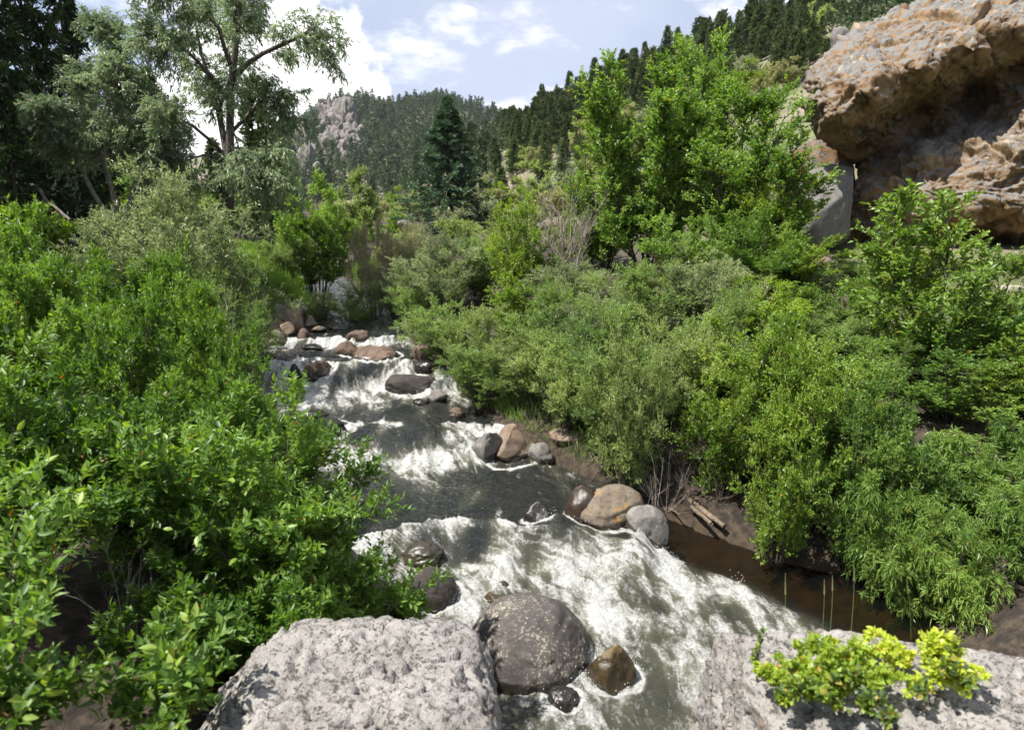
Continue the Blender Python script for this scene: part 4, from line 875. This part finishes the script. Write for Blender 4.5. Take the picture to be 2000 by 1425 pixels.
near_plant('dogwood_shrub', 'dogwood filling the frame edge over the dark earth bank', 'shrub', npos(60, 4.2), dict(nd, H=1.7, R=.9), 103, DW, M['dogwood'], M['bark'], GN)
near_plant('dogwood_shrub', 'low leafy dogwood sprawling behind the pitted rock', 'shrub', npos(655, 4.5, -.1), dict(nd, H=.95, R=.75, ns=18, nbr=9, ntw=8, nlf=9, bl=.42, tl=.18, leafL=.058, leafW=.023), 104, DW, M['dogwood'], M['bark'], GN)
near_plant('dogwood_shrub', 'low dogwood fringe beside the smooth dark brown stone', 'shrub', npos(745, 5.0, -.1), dict(nd, H=.75, R=.55, ns=16, nbr=9, ntw=7, nlf=8, bl=.42, tl=.18, leafL=.056, leafW=.022), 108, DW, M['dogwood'], M['bark'], GN, 200)
near_plant('dogwood_shrub', 'dogwood mound between the earth bank and the pitted rock', 'shrub', npos(470, 4.0, -.15), dict(nd, H=1.15, R=.75, leafL=.060, leafW=.024), 109, DW, M['dogwood'], M['bark'], GN, 240)
near_plant('dogwood_shrub', 'low dogwood with red stems beside the pitted rock', 'shrub', tuple(at(300, 1420, 2.75)-np.array([0, 0, .25])), dict(nd, H=.72, R=.42, ns=8, nbr=6, ntw=4, nlf=7, bl=.42, tl=.2, leafL=.068, leafW=.028), 105, DW, M['dogwood'], M['red_stem'], GN, 240)
near_plant('dogwood_shrub', 'broad leaved dogwood sprays in the bottom corner', 'shrub', tuple(at(30, 1400, 2.6)-np.array([0, 0, .25])), dict(nd, H=.85, R=.42, ns=8, nbr=6, ntw=4, nlf=7, bl=.42, tl=.2, leafL=.068, leafW=.028), 106, DW, M['dogwood'], M['red_stem'], GN, 240)
near_plant('dogwood_shrub', 'drooping dogwood spray at the frame edge', 'shrub', tuple(at(-20, 1180, 3.0)-np.array([0, 0, .4])), dict(nd, H=1.0, R=.5, ns=8, nbr=6, ntw=5, nlf=8, bl=.42, tl=.2, leafL=.068, leafW=.027), 107, DW, M['dogwood'], M['bark'], GN, 240)
CU = leaf_obj_mats('currant_big_leaf', 8, (.050, .095, .024), (.115, .170, .050)); CU[7] = leaf_mat('currant_yellow_leaf', (.24, .22, .05), (.32, .29, .07), (.5, .2, .03), 2.0)
cs = dict(H=.30, R=.19, ns=16, nbr=7, ntw=4, nlf=7, leafL=.030, leafW=.023, bl=.40, tl=.2, upb=.3, r0=.02)
def on_rock(px, py, Y): return tuple(at(px, py, Y))
for lab, px, py, Y, H_, R_, sd in (('widest yellow green shrublet rooted on the pebbly rock', 1655, 1365, 2.62, .21, .30, 111), ('upright yellow green shrublet in a crack of the pebbly rock', 1800, 1335, 2.75, .22, .27, 112), ('low shrublet with orange leaves at the edge of the pebbly rock', 1545, 1350, 2.7, .12, .20, 113)):
    near_plant('rock_shrub', lab, 'shrub', on_rock(px, py, Y), dict(cs, H=H_, R=R_), sd, CU, M['currant'], M['bark'], 'shrublets on the pebbly rock', 150, 8, W=.75)
near_plant('slender_plant', 'slender plant with a few pale leaves rising before the foam', 'plant', on_rock(1478, 1330, 2.9), dict(cs, H=.40, R=.03, ns=2, nbr=5, ntw=1, nlf=3, bl=.08, tl=.05), 114, CU, M['currant'], M['bark'], None, 40, 6, W=.7)

# ---- cottonwood with its drawn trunks, and the silver willow beside it
def tree_limbs(Y, lines, base):
    L = []
    for pts in lines:
        P = np.array([at(a, b, Y+dy) for a, b, dy in pts])-np.asarray(base); t = np.linspace(0, 1, len(P)); tt = np.linspace(0, 1, 8)
        L.append(np.stack([np.interp(tt, t, P[:, i]) for i in range(3)], 1))
    return np.array(L)
def drawn_tree(name, label, Y, px, lines, radii, mat, bark, seed, nbr, ntw, nlf, leafL, leafW, bl, tl, grav, group, t0=.3, bend=-.2):
    bx, by, bz = place(px, Y); base = (bx, by, bz); S = tree_limbs(Y, lines, base); rng = np.random.RandomState(seed)
    S = S + np.cumsum(rng.normal(size=S.shape)*.03, 1)
    B = spawn(S, nbr, t0, 1.0, bl, .95, .15, rng, taper=.3, bend=bend); T = spawn(B, ntw, .15, 1, tl, .9, -.1, rng, taper=.3, bend=bend*1.6)
    f = cat_frames([leaf_frames(T, nlf, leafL, leafW, rng, grav=grav, upn=.35), leaf_frames(B, nlf//2, leafL, leafW, rng, t0=.5, grav=grav, upn=.35)])
    root = link(name, None, loc=base); tag(root, label, 'tree', group)
    c = link('crown', foliage_mesh(name+'_crown', f, mat), root)
    r0 = np.array([r for r, _ in radii]); r1 = np.array([q for _, q in radii])
    link('trunk', mesh_np(name+'_trunk', *tubes(S, r0, r1, 8), bark), root)
    V, Fc = join([tubes(B, .014, .005, 3), tubes(T, .005, .002, 3)]); link('branch', mesh_np(name+'_branch', V, Fc, bark), root)
    return root
drawn_tree('cottonwood_tree', 'tall cottonwood with a long bare limb reaching into the sky', 17.5, 452,
    [[(448, 430, 0), (450, 270, 0), (456, 150, 0), (470, 20, 0), (480, -60, 0)],
     [(458, 150, 0), (500, 110, -.3), (560, 80, -.5), (600, 62, -.6), (650, 95, -.6)],
     [(446, 330, 0), (430, 230, .3), (410, 170, .5), (395, 100, .6), (380, 20, .7)],
     [(428, 215, .3), (455, 150, .5), (470, 60, .8), (500, -10, 1)],
     [(450, 200, 0), (380, 110, -.8), (330, 80, -1.2), (280, 60, -1.4)],
     [(452, 260, 0), (510, 200, .4), (545, 190, .6), (560, 250, .7)],
     [(440, 300, 0), (370, 240, -.6), (330, 220, -1), (290, 250, -1.2)],
     [(456, 150, 0), (420, 40, -.6), (360, 0, -1), (300, -20, -1.2)],
     [(450, 290, 0), (500, 290, -.5), (525, 320, -.7), (540, 360, -.8)], [(448, 310, 0), (400, 300, -.5), (365, 320, -.8), (345, 355, -.9)], [(449, 240, 0), (470, 270, -.8), (480, 310, -1), (485, 350, -1.1)]],
    [(.13, .05), (.075, .015), (.10, .02), (.05, .01), (.06, .012), (.05, .01), (.05, .01), (.06, .012), (.035, .008), (.035, .008), (.03, .008)], M['silver'], M['bark'], 201, 34, 11, 11, .12, .034, .95, .42, .75, 'tall trees over the leafy bank', .28)
drawn_tree('silver_willow_tree', 'silvery leaved willow tree with a pale bent trunk', 16.5, 235,
    [[(250, 420, 0), (285, 300, 0), (283, 215, 0), (265, 180, 0)], [(230, 420, 0), (210, 300, -.4), (215, 210, -.5), (235, 120, -.6)], [(210, 420, 0), (150, 320, -.5), (120, 260, -.8), (100, 230, -1)],
     [(240, 420, 0), (180, 270, .4), (170, 200, .6), (190, 170, .7)], [(250, 420, 0), (320, 330, -.3), (340, 260, -.5), (330, 220, -.6)], [(215, 330, 0), (240, 150, .2), (225, 80, .3), (215, 60, .3)]],
    [(.07, .02), (.06, .015), (.06, .015), (.05, .01), (.05, .01), (.05, .01)], M['silver'], M['bark_pale'], 202, 42, 12, 12, .115, .034, .85, .38, .5, 'tall trees over the leafy bank', .2)

# ---- conifers
def conifer(seed, H, R, nw, nb, kp, m, LL, LW, droop=.25, upturn=.1, z0=.08, pw=.85):
    rng = np.random.RandomState(seed); t = np.linspace(z0, .985, nw); t = np.repeat(t, nb)+rng.normal(size=nw*nb)*.35/nw; t = np.clip(t, z0*.7, .995); az = rng.uniform(0, 6.283, len(t))
    r = R*np.clip(1-t, 0, 1)**pw*rng.uniform(.7, 1.12, len(t))+.02*H*.3; d = np.stack([np.cos(az), np.sin(az), 0*az], 1); a = np.zeros((len(t), 3)); a[:, 2] = t*H
    s = np.linspace(0, 1, 5)[None, :, None]; P = a[:, None]+d[:, None]*(r[:, None, None]*s); P[..., 2] += -droop*r[:, None]*s[..., 0]+upturn*r[:, None]*s[..., 0]**2.5
    B = np.repeat(P, m, 0); f = leaf_frames(B, kp, LL, LW, rng, t0=.18, out_=.85, upn=.7); 
    tip = np.array([[0, 0, H*.5], [0, 0, H*.75], [0, 0, H*1.0]]); tr = np.array([[[0, 0, 0], [0, 0, H*.3], [0, 0, H*.65], [0, 0, H*.99]]], float)
    return f, (tubes(tr, .017*H+.02, .01, 6), tubes(P, .004*H*.4+.004, .003, 3))
def conifer_variant(name, seeds, mat, bark, branches=True, **kw):
    o = []
    for s in seeds:
        f, (tv, bv) = conifer(s, **kw); V, Fc = join([tv, bv]) if branches else tv
        o.append((foliage_mesh(name+'_crown', f, mat), mesh_np(name+'_trunk', V, Fc, bark), kw['H']))
    return o
CON = {}
CON['spruce'] = conifer_variant('spruce', (1,), M['spruce'], M['bark_dark'], H=8.0, R=2.6, nw=26, nb=10, kp=15, m=5, LL=.24, LW=.075, droop=.32, upturn=.22, z0=.03, pw=.95)
CON['dark'] = conifer_variant('dark_conifer', (3, 4), M['conifer_dark'], M['bark_dark'], H=11, R=2.3, nw=26, nb=8, kp=12, m=4, LL=.34, LW=.10, droop=.35, upturn=.1, z0=.05)
CON['pine'] = conifer_variant('pine', (5, 6, 7, 8), M['pine'], M['bark'], H=9.0, R=1.7, nw=18, nb=7, kp=6, m=3, LL=.50, LW=.17, droop=.1, upturn=.25, z0=.16, pw=.62)
CON['far'] = conifer_variant('far_pine', (9, 10, 11, 12), M['pine_far'], M['bark'], branches=False, H=9.0, R=1.7, nw=14, nb=6, kp=4, m=2, LL=.85, LW=.36, droop=.1, upturn=.2, z0=.10, pw=.7)
def conif(name, label, kind, x, y, z, h, wide, seed, group):
    cm, tm, H0 = CON[kind][seed % len(CON[kind])]; root = link(name, None, loc=(x, y, z-.15)); s = h/H0; root.scale = (s*wide, s*wide, s); root.rotation_euler = (0, 0, seed*1.7); tag(root, label, 'tree', group)
    link('crown', cm, root); link('trunk', tm, root); return root
def conif_px(name, label, kind, px, Y, top, wide, seed, group):
    x, y, z = place(px, Y); conif(name, label, kind, x, y, z, at(px, top, y)[2]-z, wide, seed, group)
conif_px('spruce_tree', 'full blue green spruce standing alone in the middle of the valley', 'spruce', 878, 36, 186, 1.5, 0, None)
for lab, px, Y, top, wd, sd in (('dark fir at the frame edge', 20, 15.5, -260, 1.0, 0), ('dark fir one in from the frame edge', 95, 18, -220, .9, 1), ('dark fir with sky showing through its branches', 165, 21, -120, .8, 2), ('young dark fir low on the shaded slope', 50, 14, 150, 1.0, 3), ('outermost dark fir partly out of frame', -90, 15, -250, 1.0, 1)):
    conif_px('fir_tree', lab, 'dark', px, Y, top, wd, sd, 'dark firs on the shaded slope')
for lab, px, Y, top, wd, sd in (('pine behind the silvery willow, left of the cottonwood trunk', 312, 30, 130, .9, 0), ('broad pine right behind the cottonwood trunk', 520, 27, 150, 1.0, 2), ('short pine below the hanging cottonwood leaves', 545, 32, 255, 1.2, 3), ('pine low behind the rounded willow mound', 430, 33, 270, 1.2, 2)):
    conif_px('pine_tree', lab, 'pine', px, Y, top, wd, sd, 'pines behind the cottonwood')

rng = np.random.RandomState(77)
def scatter(n, az0, az1, r0, r1):
    az = np.radians(rng.uniform(az0, az1, n)); r = np.sqrt(rng.uniform(r0**2, r1**2, n)); return np.stack([r*np.sin(az), r*np.cos(az)], 1)
Sl = np.concatenate([scatter(2000, -14, 42, 90, 330), scatter(480, -10, 42, 40, 90)]); L_, R_, _ = chan(Sl[:, 1]); dperp = (Sl[:, 0]-R_)*math.cos(AX)
den = fbm(np.c_[Sl*.03, np.zeros(len(Sl))]+50, 3)
Sl = Sl[(dperp > 13+14*rng.uniform(size=len(Sl))) & (den > -.45)]
Fm = scatter(3600, -29, 14, 190, 426)
crag_zone = lambda P: ((project(np.c_[P, terrain(P[:, 0], P[:, 1])])[:, :2]-np.array([[672, 262]]))/np.array([[62, 70]]))
cz = crag_zone(Fm); d1 = fbm(np.c_[Fm*.022, np.zeros(len(Fm))]+80, 3)
Fm = Fm[((cz**2).sum(1) > .75) | (rng.uniform(size=len(Fm)) < .65)]
azF = np.degrees(np.arctan2(Fm[:, 0], Fm[:, 1])); d1 = fbm(np.c_[Fm*.022, np.zeros(len(Fm))]+80, 3)
Fm = Fm[(d1 > -.30-.25*(azF > -12))]
allP = np.concatenate([Sl, Fm]); zt = terrain(allP[:, 0], allP[:, 1]); hh = rng.uniform(4.5, 9.0, len(allP)); hh[:len(Sl)] *= rng.uniform(.8, 1.15, len(Sl)); hh = np.minimum(hh, .060*np.hypot(allP[:, 0], allP[:, 1]))*rng.choice([.55, .8, 1.0, 1.2], len(allP), p=[.2, .3, .35, .15]); pp = project(np.c_[allP, zt+hh*.6])
vis = (pp[:, 0] > -20) & (pp[:, 0] < 2020) & (pp[:, 1] > -60) & (pp[:, 1] < 520)
# hidden by the cliff or the near trees on the flank: not worth building singly
sz = np.where(vis, hh/pp[:, 2], 0); sz = np.where((pp[:, 0] > 1640) | (pp[:, 0] < 540), 0, sz)
order = np.argsort(-sz); first = [i for i in order[:292] if sz[i] > 0]
for k, i in enumerate(first):
    slope_ = i < len(Sl)
    x_, r_ = pp[i, 0], pp[i, 1]
    lab = ('pine close above the cliff brow' if x_ > 1560 else 'pine on the dense slope between birch tops and cliff' if x_ > 1400 else 'pine in the stand behind the birches' if x_ > 1180 else 'pine on the ridge that runs down to the valley, left of the birches' if x_ > 980 else 'pine low on the slope beside the lone spruce') if slope_ else 'small pine on the far mountain below its crag'
    conif('pine_tree', lab, 'pine' if pp[i, 2] < 130 else 'far', allP[i, 0], allP[i, 1], zt[i], hh[i], rng.uniform(.75, 1.45), k, 'pines standing on the valley slope' if slope_ else 'pines on the far mountain')
rest = np.setdiff1d(np.where(vis & (pp[:, 0] > 480))[0], first)
def forest(name, label, idx):
    base = []
    for s in (21, 22, 23):
        f, (tv, _) = conifer(s, H=9.0, R=1.75, nw=11, nb=5, kp=3, m=1, LL=1.25, LW=.55, droop=.15, upturn=.2, z0=.08, pw=.7); V, Fc, t = kites(f); base.append((V, Fc, t))
    Vs, Fs, Ts, o = [], [], [], 0
    for j, i in enumerate(idx):
        V, Fc, t = base[j % 3]; s = hh[i]/9.0; V = (V*s*[1.05, 1.05, 1])@rotz(j*1.3).T+np.array([allP[i, 0], allP[i, 1], zt[i]-.2]); Vs.append(V); Fs.append(Fc+o); Ts.append(np.clip(t*.35+.62*((j*.618) % 1), 0, 1)); o += len(V)
    ob = link(name, mesh_np(name, np.concatenate(Vs), np.concatenate(Fs), M['pine_far'], {'tint': np.concatenate(Ts)}, smooth=False)); tag(ob, label, None, kind='stuff'); return ob
forest('forest', 'distant pine forest that reads as one dark green mass on the mountain', rest)
print('pines', len(first), 'forest', len(rest), 'slope', len(Sl), 'far', len(Fm))

# ---- scrub on the open slopes and valley floor
rng = np.random.RandomState(31); n = 0
SC = scatter(420, -12, 34, 22, 75); L_, R_, _ = chan(SC[:, 1]); dp = (SC[:, 0]-R_)*math.cos(AX); dq = (L_-SC[:, 0])
for (x, y), a, b in zip(SC, dp, dq):
    z = Hs(x, y); q = project([[x, y, z+.8]])[0]
    if a < 1.5 or math.hypot(x, y) < 27 or not (560 < q[0] < 1640 and -30 < q[1] < 470) or n >= 120: continue
    fm, sm, H0, R0 = VAR['scrub'][n % 3]; root = link('scrub_bush', None, loc=(x, y, z-.05)); s = rng.uniform(.6, 1.5); root.scale = (s*1.15, s*1.15, s); root.rotation_euler = (0, 0, n)
    tag(root, 'small grey green scrub bush dotted over the open slope', 'shrub', 'scrub dotted over the open slope'); f = link('foliage', fm, root); link('stem', sm, root)
    f.material_slots[0].link = 'OBJECT'; f.material_slots[0].material = M[('sage', 'olive', 'alder', 'willow_pale')[n % 4]]; n += 1
LS = scatter(200, -40, -16, 16, 60); n = 0
for x, y in LS:
    L0, R0_, _ = chan(y); z = Hs(x, y); q = project([[x, y, z+.8]])[0]
    if (L0-x) < 2.0 or not (-40 < q[0] < 720 and 100 < q[1] < 480) or n >= 60: continue
    fm, sm, H0, R0 = VAR['scrub'][n % 3]; root = link('scrub_bush', None, loc=(x, y, z-.05)); s = rng.uniform(.6, 1.4); root.scale = (s*1.2, s*1.2, s); root.rotation_euler = (0, 0, n)
    tag(root, 'small green scrub bush on the shaded slope below the firs', 'shrub', 'scrub on the shaded slope'); f = link('foliage', fm, root); link('stem', sm, root)
    f.material_slots[0].link = 'OBJECT'; f.material_slots[0].material = M[('alder', 'willow', 'olive')[n % 3]]; n += 1

# ---- grass
def grass(name, label, centres, count, hgt, seed, mat='grass'):
    rng = np.random.RandomState(seed); P = []
    for x, y, r in centres: a = rng.uniform(0, 6.283, count); q = r*np.sqrt(rng.uniform(0, 1, count)); P.append(np.stack([x+q*np.cos(a), y+q*np.sin(a)], 1))
    P = np.concatenate(P); L, R, zw = chan(P[:, 1]); P = P[(P[:, 0] < L-.1) | (P[:, 0] > R+.15)]; z = terrain(P[:, 0], P[:, 1]); b = np.c_[P, z]; n = len(b)
    d = rng.normal(size=(n, 3))*.35; d[:, 2] = 1; d = nrm(d); L = hgt*rng.uniform(.5, 1.2, (n, 1)); nn = nrm(np.cross(d, rng.normal(size=(n, 3))))
    V, Fc, t = kites(dict(b=b, d=d, n=nn, L=L, W=np.full((n, 1), .012)*(L/.3)**.5, t=rng.uniform(0, 1, n)), fold=.1, belly=.3)
    o = link(name, mesh_np(name, V, Fc, M[mat], {'tint': t}, smooth=False)); tag(o, label, None, kind='stuff')
g = []
for px, Y, r in ((540, 20, 1.6), (575, 19, 1.2), (520, 22, 2), (600, 23, 2), (480, 20, 1.6), (650, 25, 2), (140, 12, 1.6), (110, 14, 2), (170, 13.2, 1.4), (560, 26, 2.4)): x, y, z = place(px, Y); g.append((x, y, r))
grass('grass', 'bright tall grass in the openings of the leafy bank', g, 4200, .45, 3)
g = []
for px, Y in ((900, 12.6), (1000, 12), (1100, 11), (1200, 11), (1700, 12), (1900, 13), (1500, 14), (1300, 16), (1100, 18), (950, 20), (820, 22), (900, 28), (1000, 30)): x, y, z = place(px, Y); g.append((x, y, 1.3))
grass('grass', 'thin green undergrowth between the shrub stems', g, 900, .35, 4)

# ---- dead wood
def dead(name, label, px, Y, top, width, seed, mat, ns=6, nbr=6, ntw=5, r0=.014, base_row=None, group='bare dead branches', lean=.3):
    rng = np.random.RandomState(seed); x, y, z = place(px, Y) if base_row is None else tuple(at(px, base_row, Y)); H = max(at(px, top, y)[2]-z, .2); R = width*y/F/2
    S = bush_limbs(rng, H, R, ns, lean=lean); B = spawn(S, nbr, .25, 1, .32*H, .6, .25, rng); T = spawn(B, ntw, .2, 1, .15*H, .6, .1, rng)
    V, Fc = join([tubes(S, r0*H/2, r0*.3*H/2, 5), tubes(B, r0*.4*H/2, r0*.14*H/2, 4)][0:1]+[tubes(B, r0*.4*H/2, r0*.14*H/2, 4), tubes(T, r0*.16*H/2, r0*.07*H/2, 3)])
    root = link(name, None, loc=(x, y, z)); tag(root, label, 'dead branch', group); link('branch', mesh_np(name, V, Fc, M[mat]), root)
dead('dead_shrub', 'fan of bare grey branches left of the tallest birch', 1105, 15.6, 330, 150, 1, 'deadwood', 9, 8, 7)
dead('dead_shrub', 'bleached bare twigs standing behind yellow tipped alder', 1050, 22, 335, 70, 2, 'deadwood', 5, 5, 4)
dead('dead_shrub', 'brown dead twigs under the tallest birch', 1290, 14.2, 440, 90, 3, 'driftwood', 7, 6, 5)
dead('dead_shrub', 'thin white snag beside the pale feathery tree', 735, 30, 335, 20, 4, 'deadwood', 2, 4, 2)
dead('dead_shrub', 'grey dead branch tangle before the dark earth bank', 260, 3.9, 1020, 260, 5, 'deadwood', 7, 5, 4, .010, 1330)
dead('dead_shrub', 'bare stems in the shaded hollow above the driftwood', 1340, 8.9, 800, 220, 6, 'driftwood', 12, 5, 3, .008)
dead('dead_shrub', 'tangle of brown roots and twigs behind the driftwood log', 1400, 8.5, 900, 170, 13, 'driftwood', 16, 6, 4, .010, lean=.7)
dead('dead_shrub', 'grey twig tangle hanging to the amber shallows', 1300, 8.7, 880, 150, 14, 'deadwood', 12, 5, 4, .009, lean=.7)
dead('dead_shrub', 'bare willow stems fanning beside the split boulder', 1120, 9.3, 830, 200, 7, 'bark', 11, 4, 3, .010, lean=.6)
dead('dead_shrub', 'bare brown stems at the back of the dark pool', 1850, 8.2, 930, 160, 8, 'driftwood', 10, 4, 3, .008)
dead('dead_shrub', 'pale bare twigs crossing the alder before the sapling', 1640, 8.6, 700, 150, 9, 'deadwood', 4, 4, 3, .008)
dead('dead_shrub', 'thin bare twigs by the orange patched boulder', 1270, 8.2, 850, 90, 10, 'deadwood', 4, 3, 2, .008)
dead('dead_shrub', 'grey twigs poking through the shaded willow hem', 450, 10.2, 520, 80, 11, 'deadwood', 4, 3, 2, .010)
dead('dead_shrub', 'arched bare twigs in the low dogwood', 640, 4.2, 1140, 130, 12, 'deadwood', 5, 3, 2, .006, 1215)
def log(label, p0, p1, r0, r1, mat, seed, bend=.06, group='logs on the bank'):
    rng = np.random.RandomState(seed); t = np.linspace(0, 1, 14)[:, None]; p0, p1 = np.asarray(p0, float), np.asarray(p1, float); Ln = np.linalg.norm(p1-p0)
    P = p0*(1-t)+p1*t; P = P+np.c_[fbm(np.c_[t*3, t*0+seed, t*0], 3), fbm(np.c_[t*3, t*0+seed+5, t*0], 3), fbm(np.c_[t*3, t*0+seed+9, t*0], 3)]*bend*Ln
    V, Fc = tubes(P[None], r0, r1, 10); V = V+fbm(V*[9, 9, 9], 3)[:, None]*r0*.25*nrm(V-np.repeat(P, 10, 0))
    c0 = len(V); V = np.concatenate([V, P[:1], P[-1:]]); cap = [(i, c0, c0, (i+1) % 10) for i in range(10)]
    me = bpy.data.meshes.new('log'); me.from_pydata([tuple(v-p0) for v in V], [], [tuple(f) for f in Fc]+[(c0, i, (i+1) % 10) for i in range(10)]+[(c0+1, 130+(i+1) % 10, 130+i) for i in range(10)]); me.update()
    for p in me.polygons: p.use_smooth = True
    me.materials.append(M[mat]); tag(link('log', me, loc=tuple(p0)), label, 'log', group)
log('brown driftwood log slanting into the dark pool', at(1345, 975, 8.7), at(1415, 1028, 8.1), .05, .035, 'driftwood', 1)
log('thinner driftwood log lying against the brown one', at(1350, 990, 8.5), at(1390, 1022, 8.1), .035, .025, 'driftwood', 2)
log('bleached grey log lying under the cliff', at(1940, 565, 13.6), at(2060, 570, 13.4), .10, .12, 'deadwood', 3)
log('short fallen stick beside the wedge shaped stone', at(1290, 985, 8.9), at(1330, 1005, 8.4), .018, .01, 'driftwood', 4)
log('weathered log fallen across the shaded slope', at(60, 360, 14.5), at(135, 428, 13.6), .04, .03, 'bark', 5)
# seed heads of grass before the dark pool
for k, (lab, px, top, base, Y) in enumerate((('tallest grass seed head against the dark pool', 1664, 1100, 1215, 3.4), ('grass seed head left of the tallest one', 1622, 1122, 1225, 3.4), ('shortest grass seed head over the foam edge', 1606, 1130, 1230, 3.4), ('bent grass stalk right of the tallest seed head', 1782, 1130, 1225, 3.4), ('grass seed head at the foam beside the pebbly rock', 1530, 1118, 1260, 3.3))):
    a, b = at(px, base, Y), at(px+(-12 if k == 3 else 4), top, Y); b0 = a-[0, 0, .08]; mid = (a+b)/2+[.01, 0, .01]
    P = bez(np.array([b0]), np.array([mid]), np.array([b]), 8)-b0; root = link('grass_stalk', None, loc=tuple(b0)); tag(root, lab, 'grass', 'grass seed heads'); link('stalk', mesh_np('grass_stalk', *tubes(P, .0015, .001, 4), M['willow_pale']), root)
    hd = P[:, -3:]; link('seed_head', mesh_np('seed_head', *tubes(np.linspace(hd[0, 0], hd[0, 2], 6)[None], .0045, .001, 5), M['olive']), root)

# ---- thin summer haze that blues the far mountain
def build_haze():
    x0, x1, y0, y1, z0, z1 = -950., 950., -950., 950., -8., 215.
    V = np.array([[x, y, z] for x in (x0, x1) for y in (y0, y1) for z in (z0, z1)]); Fc = np.array([[0, 1, 3, 2], [4, 6, 7, 5], [0, 4, 5, 1], [2, 3, 7, 6], [0, 2, 6, 4], [1, 5, 7, 3]])
    m = bpy.data.materials.new('haze_air'); m.use_nodes = True; t = NT(m.node_tree); v = t.n('ShaderNodeVolumePrincipled'); v.inputs['Color'].default_value = (.80, .88, 1.0, 1); v.inputs['Density'].default_value = .00013; v.inputs['Anisotropy'].default_value = .2
    o = t.n('ShaderNodeOutputMaterial'); t.link(v.outputs[0], o.inputs['Volume'])
    tag(link('haze', mesh_np('haze', V, Fc, m, smooth=False)), 'thin blue summer haze filling the valley', None, kind='stuff')
build_haze()
